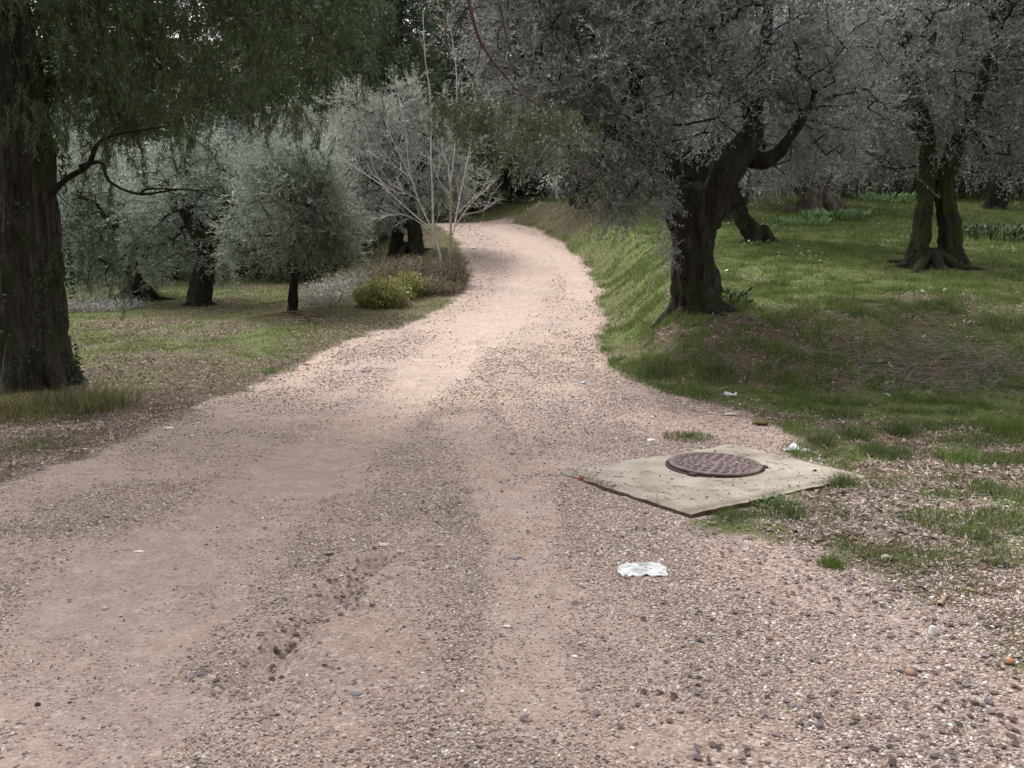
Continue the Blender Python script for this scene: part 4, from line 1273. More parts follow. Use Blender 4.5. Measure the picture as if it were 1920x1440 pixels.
    # knotted bare branches at mid height
    for pth, r in (([(100, 360, 9.8), (125, 335, 9.7), (165, 310, 9.6), (185, 268, 9.5), (230, 250, 9.5), (320, 236, 9.4)], .036),
                   ([(150, 312, 9.65), (190, 305, 9.5), (205, 340, 9.4), (262, 364, 9.3), (345, 355, 9.2), (420, 372, 9.2)], .022),
                   ([(262, 364, 9.3), (285, 354, 9.2), (400, 358, 9.1)], .016),
                   ([(92, 240, 9.5), (98, 330, 9.4), (110, 365, 9.4), (160, 408, 9.4)], .014)):
        bough([(u, v, y) for u, v, y in pth][:], r, 'bare_branch', M['olive_bark'])
    # thin dead branches in the foliage
    for pth in ([(380, 0, 9.2), (420, 20, 9.2), (520, 32, 9.1), (610, 45, 9.0)], [(370, 165, 9.3), (410, 182, 9.3), (460, 178, 9.3)], [(500, 145, 9.4), (530, 122, 9.4), (580, 140, 9.4)]):
        bough(pth, .011, 'dead_twig', M['pale_bark'] if pth[0][0] < 0 else M['twig_bark'])
    # bough arching over the road, hanging at the centre of the picture
    for pth, r in (([(20, -1100, 9.8), (400, -900, 9.2), (760, -420, 8.9), (870, -30, 9), (902, 80, 9), (965, 165, 9)], .035),
                   ([(760, -420, 8.9), (900, -120, 9), (950, 70, 9), (975, 150, 9)], .016), ([(800, -330, 8.9), (835, -40, 9.1), (835, 60, 9.1), (850, 130, 9.1)], .012),
                   ([(965, 165, 9), (1000, 190, 9), (1050, 200, 9.1), (1090, 205, 9.1)], .008), ([(902, 80, 9), (890, 140, 9), (870, 190, 9), (850, 215, 9)], .007)):
        bough(pth, r, 'overhanging_bough', M['redtwig_bark'])
    A2, B2 = [], []
    for (u, v, y, su, sv, cnt) in ((880, 195, 9, 40, 10, 34), (850, 225, 9, 20, 15, 18), (935, 190, 9, 40, 8, 20), (1010, 205, 9, 45, 14, 40), (1060, 215, 9.1, 25, 8, 18), (1010, 260, 9, 30, 25, 20), (950, 250, 9, 30, 25, 12), (915, 270, 9, 18, 20, 8), (850, 150, 9, 20, 30, 5), (1120, 270, 9.1, 10, 30, 4)):
        for k in range(cnt):
            a = at(u + rng.normal() * su, v + rng.normal() * sv, y + rng.normal() * .25)
            b = a + np.array([rng.normal() * .05, rng.normal() * .05, -.10 - .2 * rng.random()])
            A2.append(a); B2.append(b)
    A2, B2 = np.array(A2), np.array(B2)
    g3 = Geo(); sticks(g3, A2, B2, .0028, .0015, 3); g3.build('hanging_twigs', M['redtwig_bark'], root, smooth=False)['kind'] = 'stuff'
    per = 60
    t = rng.random((len(A2), per, 1))
    P = (A2[:, None] + (B2 - A2)[:, None] * t).reshape(-1, 3) + rdir(len(A2) * per, rng) * .02
    D = norm(np.repeat(norm(B2 - A2), per, 0) * .7 + rdir(len(P), rng) * .7)
    tone = np.repeat(rng.random(len(A2)), per) * .5 + rng.random(len(P)) * .5
    leaves('hanging_foliage', P, D, .05 * (.6 + .8 * rng.random(len(P))), .007, M['olive_conifer'], root, tone, rng)
    # the upper crown, unseen above the picture, added to shade the near road
    ax0 = base + np.array([-.2, 0, 0])
    A3, B3 = [], []
    for k in range(90):
        z = 5.6 + 8.2 * k / 90; a = k * 2.4 + rng.random()
        L = (3.9 * (1 - (z - 5) / 10.5) ** .6) * (.75 + .4 * rng.random())
        s_ = ax0 + np.array([0, 0, z]); e = s_ + np.array([math.cos(a) * L, math.sin(a) * L, -.12 * L])
        e[2] = max(e[2], 1.5 + e[1] * .30 + .4)
        A3.append(s_); B3.append(e)
    A3, B3 = np.array(A3), np.array(B3)
    g4 = Geo(); sticks(g4, A3, B3, .05, .015, 6); g4.build('upper_boughs', M['twig_bark'], root)
    t = rng.random((90, 60, 1)) ** .7
    c = (A3[:, None] + (B3 - A3)[:, None] * t).reshape(-1, 3) + rdir(5400, rng) * .3 * rng.random((5400, 1))
    P = np.repeat(c, 9, 0) + rng.normal(size=(5400 * 9, 3)) * .12
    leaves('upper_foliage', P, norm(rdir(len(P), rng) + [0, 0, -.5]), .22, .045, M['conifer_leaf'], root, None, rng)
    # ivy on the right flank of the trunk
    n = 2200
    tt = rng.random(n)
    C = catmull(np.array(P_tr := [at(70, 760, Yc), at(68, 700, Yc), at(62, 600, Yc), at(58, 450, Yc), at(50, 300, Yc), at(36, 150, Yc), at(10, 0, Yc)]), 100)
    cc = C[(tt * 99).astype(int)]; rr = np.interp(tt, np.linspace(0, 1, 7), [.44, .40, .37, .335, .31, .285, .25])
    a = rng.normal(size=n) * .75 - .25
    dens = fbm(np.stack([tt * 9, a * 1.5, 0 * a], 1), 3, 4) > .47
    o3 = np.stack([np.cos(a), np.sin(a), 0 * a], 1)
    P = cc + o3 * (rr + .02 + .04 * rng.random(n))[:, None]
    P, o3 = P[dens], o3[dens]
    D = norm(o3 * .5 + rdir(len(P), rng) * .7 + np.array([0, 0, -.5]))
    leaves('ivy', P, D, .045 * (.6 + .7 * rng.random(len(P))), .034, M['ivy_leaf'], root, None, rng)
    return root
near_conifer()
def plain_trunk(label, pth, Y_, rad, bark, name='tree_trunk', cat='tree', group=None, seed=3):
    P = np.array([at(u, v, Y_) for u, v in pth]); P[0, 2] = float(H(P[0, 0], P[0, 1])) - .1
    root = thing(name, label, cat, P[0] + [0, 0, .1], group)
    g = Geo(); tube(g, P, rad, 20, seg=40, amp=.15, freq=4, seed=seed, flute=.06)
    g.build('trunk', bark, root)
    return root, P
root, P = plain_trunk('dark conifer trunk half hidden behind the massive one at left edge', [(-12, 730), (-10, 600), (-8, 450), (-5, 200), (0, -200), (5, -700)], 11.5, [.22, .18, .16, .15, .12, .05], M['cypress_bark'], 'cypress_tree', 'conifer')
rng = np.random.default_rng(5)
A_ = []; B_ = []
for k in range(260):
    z_ = 3.5 + 5 * rng.random(); a = rng.random() * 6.283; r_ = .3 + 1.4 * rng.random()
    c = np.array([P[2][0] + math.cos(a) * r_, P[2][1] + math.sin(a) * r_, z_])
    A_.append(c); B_.append(c + np.array([math.cos(a) * .15, math.sin(a) * .15, -.4]))
A_, B_ = np.array(A_), np.array(B_); g = Geo(); sticks(g, A_, B_, .003, .002, 3); g.build('twigs', M['twig_bark'], root, smooth=False)
t = rng.random((len(A_), 50, 1)); Pp = (A_[:, None] + (B_ - A_)[:, None] * t).reshape(-1, 3)
leaves('foliage', Pp, norm(rdir(len(Pp), rng) + [0, 0, -.6]), .07, .012, M['conifer_leaf'], root, None, rng)
print('conifer done')

# ============================================================ olive trees
OG = 'olive trees of the grove'
# the large olive on the bank
main = olive('large forked olive with thick leaning limb on the bank above the slab', (1308, 590), 11.85,
      [([(1312, 610, 0), (1310, 560, 0), (1302, 500, 0), (1300, 440, 0), (1298, 400, 0), (1305, 360, 0)], [.37, .31, .29, .28, .28, .24])],
      [([(1318, 420, 0), (1345, 360, -.1), (1372, 310, -.15), (1400, 270, -.1), (1412, 225, .1), (1385, 165, .15), (1330, 130, .2), (1318, 80, .2)], [.22, .21, .20, .17, .12, .08, .06, .04]),
       ([(1392, 282, .1), (1425, 302, 0), (1455, 290, -.1), (1480, 260, -.2), (1520, 200, -.3)], [.14, .12, .09, .07, .05]),
       ([(1280, 420, 0), (1255, 370, .1), (1240, 310, .2), (1215, 240, .2), (1190, 150, .2), (1180, 40, .2)], [.18, .15, .13, .11, .08, .05]),
       ([(1240, 310, .2), (1170, 260, -.3), (1090, 220, -.6), (1010, 200, -.8)], [.09, .07, .05, .03]),
       ([(1408, 230, .1), (1430, 130, .5), (1440, 20, .7), (1450, -100, .8)], [.11, .09, .07, .05]),
       ([(1190, 150, .2), (1100, 60, .6), (1030, 0, .8), (960, -60, 1)], [.07, .06, .04, .03]),
       ([(1385, 165, .15), (1310, 20, -.4), (1280, -120, -.6)], [.07, .06, .04])],
      [(1260, 110, 11.6, 300, 190, 1.9), (1090, 210, 11.0, 180, 130, 1.3), (1050, 30, 12, 190, 170, 1.5), (1480, 130, 12.2, 190, 190, 1.5), (1250, -120, 11.6, 330, 170, 1.9),
       (1165, 335, 11.0, 90, 70, .7), (1145, 370, 10.9, 70, 45, .5), (1110, 345, 10.8, 80, 60, .5), (1215, 320, 11.2, 45, 70, .5), (1205, 290, 10.9, 60, 80, .5), (1560, 240, 12.6, 90, 70, .8), (1470, 265, 12.8, 100, 50, .6), (1010, 250, 11.4, 60, 75, .6), (960, 70, 12.3, 90, 120, 1.0)],
      1250, 9, 22, M['olive_leaf'], M['olive_bark'], (.062, .0125), .42, OG, 21, .45, 6, .6, .38, 30, .85, clear=.34)
# leafy shoots on its trunk
sh = ell_points(20, px_ells([(1254, 440, 11.6, 14, 90, .2), (1262, 380, 11.6, 25, 40, .2)]), 77, 2, .2, .5)
leafy(main, sh, sh.mean(0) + [.25, .2, 0], 6, 13, .26, (.055, .012), M['olive_leaf'], .5, .1, None, 78, crown_name='trunk_shoots')
sh = ell_points(10, px_ells([(1075, 255, 10.2, 22, 18, .12), (1035, 320, 10.2, 16, 25, .12), (1040, 285, 10.2, 16, 20, .1)]), 79, 2, .1, .5)
leafy(main, sh, sh.mean(0) + [0, 0, .6], 4, 8, .2, (.07, .016), leaf_material('sunlit_olive_leaf', [(.3, .32, .29), (.42, .44, .40), (.55, .57, .53)], (.55, .57, .53)), .9, -.2, None, 80, crown_name='sunlit_sprig')  # sunlit look of this sprig is put into its pale leaf colour
# twin stemmed olive at right
olive('twin stemmed mossy olive with spreading roots on the terrace at right', (1745, 505), 15.4,
      [([(1712, 515, 0), (1722, 465, 0), (1731, 410, 0), (1737, 360, 0), (1740, 320, 0)], [.25, .165, .135, .135, .13]),
       ([(1788, 515, 0), (1782, 465, 0), (1777, 410, 0), (1773, 370, 0), (1768, 320, 0)], [.28, .20, .175, .155, .15]),
       ([(1748, 520, -.05), (1750, 498, 0), (1750, 478, 0)], [.32, .24, .08])],
      [([(1745, 340, 0), (1735, 250, .1), (1715, 180, .2), (1700, 110, .2), (1690, 30, .3), (1700, -60, .3)], [.15, .13, .12, .11, .08, .05]),
       ([(1768, 340, 0), (1800, 260, -.1), (1835, 180, -.2), (1852, 110, -.2), (1880, 40, -.3)], [.14, .12, .09, .07, .05]),
       ([(1700, 120, .2), (1745, 90, 0), (1750, 20, 0)], [.08, .06, .04]), ([(1735, 250, .1), (1660, 200, .2), (1590, 170, .3)], [.09, .07, .04])],
      [(1740, 60, 16, 220, 170, 2.2), (1880, 150, 16, 150, 130, 1.8), (1640, 170, 16.3, 130, 110, 1.6), (1790, 230, 15.6, 170, 75, 1.4), (1760, -120, 16, 300, 150, 2.4), (1930, 20, 16.5, 150, 150, 2), (1620, 300, 16.6, 110, 50, 1.2), (1850, 300, 16.6, 110, 45, 1.2), (1720, 300, 15.6, 70, 40, .8)],
      1150, 8, 18, M['olive_leaf'], M['mossy_bark'], (.07, .016), .48, OG, 33, .4, 7, .55, .40, 24, 2.6)
# leaning olive behind the large one
olive('dark olive leaning left just behind the large forked one', (1425, 455), 19.5,
      [([(1428, 468, 0), (1405, 430, 0), (1384, 395, 0), (1370, 350, 0), (1365, 300, 0)], [.25, .20, .17, .16, .15])],
      [([(1368, 320, 0), (1400, 240, .2), (1440, 160, .3)], [.16, .12, .06]), ([(1366, 300, 0), (1340, 220, 0), (1300, 140, 0)], [.15, .1, .06])],
      [(1400, 150, 19.5, 190, 150, 2.2), (1520, 210, 19.5, 130, 100, 1.6), (1300, 100, 20, 150, 130, 1.8), (1460, 310, 20, 110, 50, 1.4)],
      560, 8, 14, M['olive_leaf'], M['olive_bark'], (.08, .02), .5, OG, 41, .35, 5, .6, .42, 20, 1.8, twigs=False)
# olive with reddish spread roots
olive('old olive with reddish brown exposed roots at back of the terrace', (1540, 393), 28,
      [([(1525, 402, 0), (1528, 370, 0), (1532, 340, 0), (1535, 310, 0)], [.5, .42, .36, .3]), ([(1566, 398, -.3), (1560, 370, -.1), (1550, 340, 0), (1548, 310, 0)], [.36, .26, .2, .16])],
      [([(1535, 320, 0), (1500, 250, 0), (1470, 180, 0)], [.25, .18, .1]), ([(1545, 320, 0), (1590, 240, 0), (1620, 170, 0)], [.22, .18, .1])],
      [(1540, 200, 28, 150, 110, 2.8), (1620, 150, 28, 110, 110, 2.5), (1470, 240, 28, 90, 80, 2), (1600, 300, 28.5, 130, 45, 1.8), (1460, 320, 28.5, 70, 40, 1.5)],
      560, 8, 14, M['olive_leaf_green'], M['red_bark'], (.11, .03), .6, OG, 47, .3, 7, .6, .42, 20, 1.5, twigs=False)
# left side
olive('small round olive with a single thin trunk on the left field', (548, 585), 17,
      [([(548, 590, 0), (550, 550, 0), (553, 515, 0), (548, 470, 0)], [.105, .085, .08, .07])],
      [([(553, 520, 0), (520, 460, 0), (505, 425, 0)], [.05, .03, .012]), ([(550, 490, 0), (556, 440, 0), (558, 390, 0)], [.05, .03, .012]), ([(552, 520, 0), (585, 470, 0), (600, 435, 0)], [.05, .035, .02])],
      [(545, 400, 17, 112, 98, 1.1), (520, 345, 17, 75, 60, .8), (580, 340, 17, 60, 55, .7), (622, 425, 17, 50, 60, .6), (462, 430, 17, 50, 60, .7), (545, 440, 17, 80, 45, .9), (605, 325, 17, 30, 42, .35), (500, 312, 17, 34, 40, .35), (550, 295, 17, 25, 30, .3), (640, 470, 17, 25, 30, .3), (440, 470, 17, 25, 35, .3)],
      600, 9, 17, leaf_material('olive_leaf_teal', [(.13, .16, .12), (.20, .24, .185), (.30, .35, .27)], (.38, .43, .35)), M['olive_bark'], (.062, .013), .40, OG, 53, .2, 0, .6, .36, 14, 1.6)
olive('tall pale grey olive with two dark stems behind the bare saplings', (768, 468), 24,
      [([(780, 472, 0), (778, 440, 0), (770, 400, 0), (765, 360, 0)], [.24, .2, .18, .16]), ([(738, 482, .3), (745, 445, .2), (756, 400, .1), (760, 360, 0)], [.2, .16, .14, .12])],
      [([(765, 370, 0), (740, 290, 0), (720, 220, 0)], [.14, .09, .04]), ([(765, 370, 0), (800, 290, 0), (830, 220, 0)], [.14, .09, .04]), ([(762, 370, 0), (690, 330, 0), (660, 280, 0)], [.1, .07, .04])],
      [(740, 310, 24, 125, 110, 1.8), (695, 240, 24, 70, 75, 1.2), (665, 195, 24, 30, 45, .5), (780, 215, 24, 60, 75, 1.1), (845, 330, 24.3, 62, 85, 1.1), (690, 390, 24, 85, 55, 1.2), (830, 250, 24, 50, 60, .9)],
      620, 9, 16, M['olive_leaf_pale'], M['olive_bark'], (.075, .017), .42, OG, 59, .0, 5, .6, .34, 16, 1.8)
olive('olive with thick dark ivy covered trunk in middle of the left field', (375, 575), 19.2,
      [([(372, 585, 0), (378, 540, 0), (386, 490, 0), (384, 440, 0)], [.27, .23, .20, .17])],
      [([(384, 460, 0), (350, 400, 0), (310, 340, 0)], [.2, .14, .07]), ([(386, 460, 0), (430, 390, 0), (450, 330, 0)], [.2, .13, .07])],
      [(340, 370, 19.8, 120, 85, 1.7), (430, 380, 20, 80, 90, 1.4), (300, 440, 19.8, 80, 70, 1.2), (385, 310, 20, 95, 60, 1.3), (420, 480, 20.5, 60, 50, 1), (375, 480, 19, 60, 35, .6), (320, 500, 19.5, 50, 35, .8)],
      480, 8, 16, M['olive_leaf_green'], M['olive_bark'], (.075, .017), .42, OG, 61, .35, 5, .6, .38, 20, .8, twigs=False)
olive('low olive with short leaning stump at the left field back', (262, 565), 20.4,
      [([(270, 572, 0), (262, 545, 0), (250, 515, 0), (245, 480, 0)], [.3, .2, .14, .12])],
      [([(246, 490, 0), (210, 430, 0), (180, 380, 0)], [.1, .07, .04]), ([(246, 490, 0), (270, 420, 0), (290, 370, 0)], [.1, .07, .04])],
      [(220, 400, 21, 120, 95, 1.8), (180, 480, 21, 75, 65, 1.4), (240, 500, 21.5, 65, 50, 1.2), (150, 330, 21.5, 90, 80, 1.4)],
      440, 8, 14, M['olive_leaf_green'], M['olive_bark'], (.08, .018), .45, OG, 67, .35, 6, .6, .38, 16, 2.2, twigs=False)
print('olives done')

# farther olives: three built, the rest copied with their parts
def copy_tree(src, loc, rz, s, label, group):
    r = src.copy(); sc.collection.objects.link(r)
    r.location = loc; r.rotation_euler = (0, 0, rz); r.scale = (s, s, s)
    r['label'] = label; r['group'] = group
    for ch in list(src.children):
        c = ch.copy(); sc.collection.objects.link(c); c.parent = r
    return r

def far_olive(label, x, y, h, seed, leafm, group):
    z0 = float(H(x, y))
    root = thing('olive_tree', label, 'olive tree', (x, y, z0), group)
    rng = np.random.default_rng(seed)
    g = Geo()
    b = np.array([x, y, z0])
    tp = b + np.array([rng.normal() * .25, rng.normal() * .2, h * .32])
    tube(g, [b - [0, 0, .15], b + [0, 0, .15], (b + tp) / 2 + rng.normal(size=3) * .08, tp], [.42, .32, .24, .2], 16, seg=16, amp=.25, freq=4, seed=seed, flute=.1)
    limbs = []
    for k in range(4):
        a = 6.283 * (k + rng.random() * .6) / 4
        e = tp + np.array([math.cos(a) * h * .28, math.sin(a) * h * .28, h * .28])
        Pm = [tp - [0, 0, .15], (tp + e) / 2 + rng.normal(size=3) * .1, e]
        tube(g, Pm, [.14, .09, .05], 8, seg=10, amp=.2, freq=6, seed=seed + k)
        limbs.append((np.array(Pm), [.14, .09, .05]))
    ells = [(x, y, z0 + h * .62, h * .42, h * .42, h * .30)] + [(x + math.cos(a) * h * .28, y + math.sin(a) * h * .28, z0 + h * (.45 + .2 * rng.random()), h * .22, h * .22, h * .2) for a in rng.random(6) * 6.283]
    cl = ell_points(480, ells, seed, .8, .38, .7)
    A, par, rad, ns = grow(limbs, cl, tp, .008)
    k = np.arange(ns, len(A))
    sticks(g, A[par[k]], A[k], np.minimum(rad[k] * 1.1, .08), np.minimum(rad[k], .07), 5)
    g.build('trunk', M['olive_bark'], root)
    leafy(root, cl, b + [0, 0, h * .55], 8, 13, .55, (.11, .03), leafm, .35, .15, None, seed)
    return root
FG = 'olives deeper in the grove'
fo = [far_olive('grey green olive nearest behind the twin stemmed one', 15.8, 25.5, 6.4, 301, M['olive_leaf'], FG),
      far_olive('pale olive crown between saplings and the dark conifers', -6.5, 31, 6.0, 302, M['olive_leaf_pale'], FG),
      far_olive('dark green olive at the back edge of terrace', 7.0, 33, 7.0, 303, M['olive_leaf_green'], FG)]
spots = [(0, 15.5, 29, 1.1, 'olive at the right frame edge behind the terrace grass'), (2, 18.5, 37, 1.15, 'olive far back behind the twin stemmed one'),
         (0, 12.5, 38, 1.15, 'olive far behind the gap between twin and reddish rooted ones'), (2, 3.8, 37.5, 1.1, 'dark olive right of the road bend behind the big crown'),
         (1, -10.5, 27.5, .75, 'pale olive behind the ivy covered trunk'), (1, -14, 24.5, .7, 'pale olive glimpsed right of the massive conifer trunk'),
         (1, -9.5, 34, .8, 'pale olive behind the small round one'), (2, -16.5, 31, 1.1, 'darker olive deep behind the left field'),
         (0, 22, 33, 1.2, 'olive beyond right frame edge at the grove back'), (1, -20.5, 27, .8, 'olive far left behind the massive conifer'),
         (0, 25, 42, 1.2, 'olive in the last row at far right'), (2, 9.2, 44, 1.3, 'tall olive in last row behind the reddish rooted one'),
         (0, 2.2, 29.5, .95, 'olive on the bank right above the road crest'), (1, -5.2, 27.3, .75, 'low pale olive crown left of the tall grey one'),
         (0, 6.2, 25.5, 1.0, 'olive crown filling the gap behind the large forked one')]
for k, (s, x, y, scl, lab) in enumerate(spots):
    copy_tree(fo[s], (x, y, float(H(x, y)) - .05), k * 1.9 + .7, scl, lab, FG)

# ============================================================ bare saplings
def bare_sapling(label, stems, Y_, bark, seed):
    b = at(stems[0][0][0][0], stems[0][0][0][1], Y_); b[2] = float(H(b[0], b[1]))
    root = thing('bare_sapling', label, 'bare tree', b, 'leafless saplings beside the road')
    rng = np.random.default_rng(seed)
    g = Geo(); g2 = Geo()
    for k, (pth, r0, r1) in enumerate(stems):
        dy = np.linspace(0, rng.normal() * .5, len(pth)) if k else np.zeros(len(pth))
        P = np.array([at(u, v, Y_ + d) for (u, v), d in zip(pth, dy)])
        if k == 0: P[0, 2] = b[2] - .08
        r0 *= .72; r1 *= .6
        tube(g if k == 0 else g2, P, [r0, (r0 + r1) * .45, r1], 9, seg=24, amp=.08, freq=12, seed=k)
        C = catmull(P, 30)
        for q in range(9 if k else 2):
            i = int(8 + 21 * rng.random()); T = C[min(i + 1, 29)] - C[i - 1]; T /= np.linalg.norm(T) + 1e-9
            d = norm(T * 1.0 + rng.normal(size=3) * .55 + [0, 0, .15])
            ln = .25 + .5 * rng.random()
            e = C[i] + d * ln
            m_ = C[i] + d * ln * .5 + rng.normal(size=3) * .03
            tube(g2, [C[i], m_, e + [0, 0, .04]], [.0042, .0032, .0015], 4, seg=5)
            for _ in range(3):
                d2 = norm(d + rng.normal(size=3) * .6); tube(g2, [m_, m_ + d2 * ln * .45], [.0026, .0012], 4, seg=3)
    g.build('trunk', bark, root)
    g2.build('branches', M['pale_bark'], root)
    return root
bare_sapling('pale leafless sapling fanning out left over the tall grey olive', [
    ([(832, 520), (825, 478), (816, 450), (812, 434), (810, 420)], .045, .038),
    ([(812, 434), (811, 365), (808, 292), (808, 255), (806, 175), (797, 109), (793, 25)], .032, .012),
    ([(810, 430), (786, 379), (768, 328), (739, 270), (721, 219)], .026, .009),
    ([(805, 427), (757, 386), (721, 350), (699, 310), (684, 237), (670, 208)], .026, .008),
    ([(721, 350), (677, 321), (637, 292), (582, 233)], .017, .006),
    ([(768, 328), (761, 255), (757, 219)], .016, .007),
    ([(770, 332), (740, 312), (700, 290)], .012, .006),
    ([(803, 430), (765, 405), (728, 405), (692, 423)], .014, .006),
    ([(786, 379), (770, 365), (745, 362), (720, 345)], .010, .006)], 20, M['pale_bark'], 3)
bare_sapling('leafless sapling with yellow lichened trunk at the road edge', [
    ([(843, 520), (843, 480), (845, 430), (845, 365), (844, 340)], .05, .036),
    ([(845, 365), (840, 310), (830, 285), (828, 260)], .022, .008),
    ([(848, 440), (853, 420), (863, 365), (878, 292), (885, 248)], .036, .010),
    ([(852, 425), (885, 380), (918, 350), (936, 330)], .018, .006),
    ([(852, 425), (872, 402), (903, 397), (918, 379)], .014, .005),
    ([(858, 400), (890, 370), (910, 362)], .012, .005),
    ([(844, 350), (855, 250), (856, 146), (848, 73), (834, 18)], .024, .010),
    ([(845, 365), (824, 340), (812, 300)], .012, .005)], 19.8, M['lichen_bark'], 4)

# ============================================================ dark conifers closing the view
def far_conifer(label, x, y, h, seed, group, m):
    z0 = float(H(x, y)); rng = np.random.default_rng(seed)
    root = thing('conifer_tree', label, 'conifer', (x, y, z0), group)
    b = np.array([x, y, z0]); g = Geo()
    tube(g, [b - [0, 0, .2], b + [0, 0, h * .5], b + [0, 0, h]], [.35, .22, .04], 10, seg=14, amp=.1, seed=seed)
    A_, B_ = [], []
    for k in range(170):
        t = .03 + .96 * k / 170
        a = k * 2.4 + rng.random(); L = (1 - t) ** .75 * h * .26 * (.7 + .5 * rng.random()) + .35
        s = b + [0, 0, h * t]; e = s + np.array([math.cos(a) * L, math.sin(a) * L, L * .12 - .25 * L])
        A_.append(s); B_.append(e)
    A_, B_ = np.array(A_), np.array(B_)
    sticks(g, A_, B_, .035, .012, 5)
    g.build('trunk', M['cypress_bark'], root)
    per = 46
    t = rng.random((170, per, 1)) ** .6
    c = (A_[:, None] + (B_ - A_)[:, None] * t).reshape(-1, 3)
    c = c + rdir(len(c), rng) * .35 * rng.random((len(c), 1)) - np.array([0, 0, .12])
    k = 9
    P = np.repeat(c, k, 0) + rng.normal(size=(len(c) * k, 3)) * .10
    D = norm(rdir(len(P), rng) * .7 + [0, 0, -.45] + np.repeat(norm(c - (b + [0, 0, h * .5])), k, 0) * .4)
    tone = np.repeat(rng.random(len(c)), k) * .6 + rng.random(len(P)) * .4
    leaves('foliage', P, D, (.22 * (.6 + .7 * rng.random(len(P)))), .045, m, root, tone, rng)
    return root
CG = 'dark conifers closing the view'
fc = [far_conifer('tall dark conifer above the road bend', -1.5, 41, 15, 401, CG, M['conifer_far']), far_conifer('broad dark conifer behind the tall grey olive', -7.5, 40, 14, 402, CG, M['conifer_leaf'])]
spots = [(0, -4.6, 37.5, .95, 'narrow conifer right behind the bare saplings'), (1, -10.5, 36.5, 1.05, 'dark conifer left of the broad one'), (0, -14.5, 36, 1.1, 'dark conifer over the small round olive'),
         (1, -18.5, 37, 1.15, 'dark conifer over the ivy covered olive'), (0, -24, 39, 1.1, 'dark conifer right of the massive trunk far back'), (1, -28, 46, 1.2, 'conifer hidden by the massive trunk'),
         (0, 2.2, 42, 1.4, 'dark conifer closing the road tunnel'), (1, -.2, 37.2, .62, 'low dark conifer at the end of the road'), (1, 6, 49, 1.55, 'conifer above the large olive crown'), (0, 12, 50, 1.6, 'conifer above the leaning olive'),
         (1, 19, 50, 1.6, 'conifer above the reddish rooted olive'), (0, 26, 52, 1.6, 'conifer above the twin stemmed olive'), (1, 33, 50, 1.2, 'conifer at far right behind the grove'),
         (0, -4, 50, 1.3, 'second row conifer behind road bend'), (1, -13, 53, 1.3, 'second row conifer behind left field'), (0, -22, 34, 1.1, 'second row conifer far left'),
         (0, -8.5, 47, 1.25, 'second row conifer behind the grey olive'), (1, -33, 50, 1.2, 'conifer beyond left frame edge'), (1, 2.6, 39.2, .5, 'small conifer on the bank beside the road tunnel')]
for k, (s, x, y, scl, lab) in enumerate(spots):
    copy_tree(fc[s], (x, y, float(H(x, y)) - .1), k * 2.1 + .4, scl, lab, CG)

# low thicket that closes the grove under the crowns
def thicket(label, x, y, rx, hz, seed, m, leaf=(.10, .032)):
    z0 = float(H(x, y)); root = thing('thicket_bush', label, 'bush', (x, y, z0), TG)
    rng = np.random.default_rng(seed)
    ells = [(x, y, z0 + hz * .4, rx, rx * .8, hz * .55)] + [(x + rng.normal() * rx * .5, y + rng.normal() * rx * .4, z0 + hz * (.3 + .4 * rng.random()), rx * .5, rx * .5, hz * .4) for _ in range(4)]
    cl = ell_points(260, ells, seed, .9, .34, .7)
    g = Geo(); A, par, rad, ns = grow([(np.array([[x, y, z0 - .1], [x, y, z0 + hz * .3]]), [.05, .04])], cl, np.array([x, y, z0]), .006)
    k = np.arange(ns, len(A)); sticks(g, A[par[k]], A[k], np.minimum(rad[k] * 1.1, .04), np.minimum(rad[k], .035), 4)
    g.build('stems', M['twig_bark'], root)
    leafy(root, cl, np.array([x, y, z0]), 8, 12, .5, leaf, m, .2, .15, None, seed, crown_name='foliage')
    return root
TG = 'thicket bushes under the far trees'
tb = [thicket('dark green bush at the terrace back beside reddish olive roots', 12.8, 33.5, 2.0, 2.6, 501, M['conifer_far']), thicket('grey green bush behind the left field', -9, 29, 2.0, 2.4, 502, M['olive_leaf_green'])]
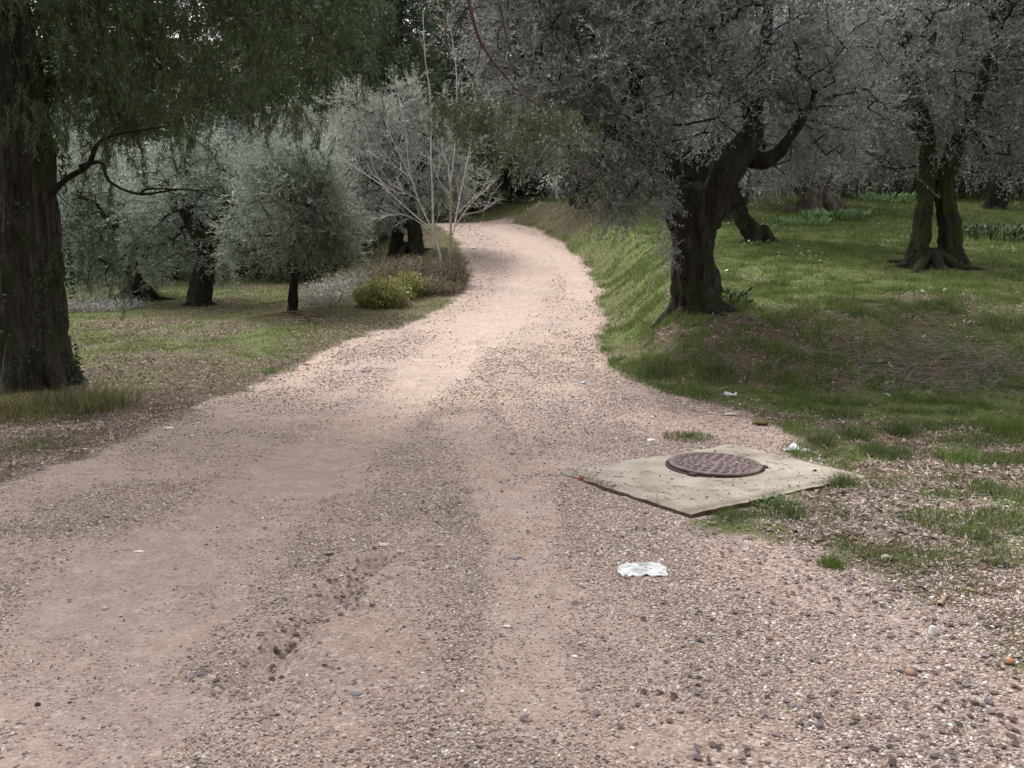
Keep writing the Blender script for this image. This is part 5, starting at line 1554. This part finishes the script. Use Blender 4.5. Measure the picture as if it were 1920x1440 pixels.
TS = [(0, 7.6, 35.5, 1.1, 'dark bush left of the reddish rooted olive'), (1, 10.2, 36.5, 1.2, 'grey bush right behind the reddish rooted olive'), (0, 16.5, 33, 1.1, 'dark bush behind the gap right of the twin stemmed olive'),
      (1, 19.5, 33, 1.2, 'grey bush at the terrace back near right frame edge'), (0, 22.8, 33.5, 1.2, 'dark bush at the right frame edge'), (1, 14.8, 36.5, 1.3, 'second row grey bush behind the terrace'),
      (0, 18, 38, 1.5, 'second row dark bush behind the terrace'), (0, 4.8, 36, 1.1, 'dark bush on the bank right of the tunnel'), (1, 2.6, 35.2, 1.0, 'grey leafy bush leaning over right side of road bend'),
      (0, 1.3, 37.5, 1.2, 'dark bush in the black opening at the road end'), (0, -1.2, 38.8, 1.3, 'dark bush left in the black opening at the road end'), (1, -4.4, 28.9, .75, 'grey bush on the embankment behind the saplings'),
      (0, -6.8, 27, .7, 'dark bush left of the two dark stems'), (0, -12.5, 28, 1.1, 'dark bush between the ivy covered and the low olive'), (1, -15.5, 25.5, 1.1, 'grey bush near the massive trunk at the field back'),
      (0, -18.5, 28, 1.3, 'dark bush farther back near the massive trunk'), (1, -10.5, 32, 1.4, 'second row bush behind the small round olive'), (0, -14.5, 33, 1.5, 'second row dark bush behind the left field'),
      (0, -6.5, 33, 1.3, 'dark bush under the tall grey olive crown'), (1, -19, 23.5, 1.0, 'grey bush hidden behind the massive trunk'), (0, 26, 36, 1.6, 'dark bush beyond right frame edge')]
for k, (q_, x, y, scl, lab) in enumerate(TS):
    copy_tree(tb[q_], (x, y, float(H(x, y)) - .05), k * 1.7, scl, lab, TG)
# two unseen trees added behind the camera to shade the near road
copy_tree(fo[0], (5.6, -3.2, float(H(5.6, -3.2))), 1.0, 1.0, 'added shade olive behind the viewer on the right of the road', FG)
copy_tree(fo[2], (-5.2, -3.6, float(H(-5.2, -3.6))), 2.0, 1.1, 'added shade olive behind the viewer on the left of the road', FG)
for k, (q_, x, y, scl, lab) in enumerate([(0, -5.5, -6, 1.0, 'added shade conifer behind the viewer on the left'), (1, .5, -7.5, 1.05, 'added shade conifer straight behind the viewer'), (0, 6.5, -6.5, 1.0, 'added shade conifer behind the viewer on the right'), (1, -10.2, 1.2, .95, 'added shade conifer left of the viewer beyond the frame'), (0, -12.5, 7.2, .9, 'conifer beyond left frame edge next to the massive trunk')]):
    copy_tree(fc[q_], (x, y, float(H(x, y)) - .1), k * 1.3 + .2, scl, lab, CG)  # conifers behind and left of the viewer are unseen, added to dim the foreground
print('all built')
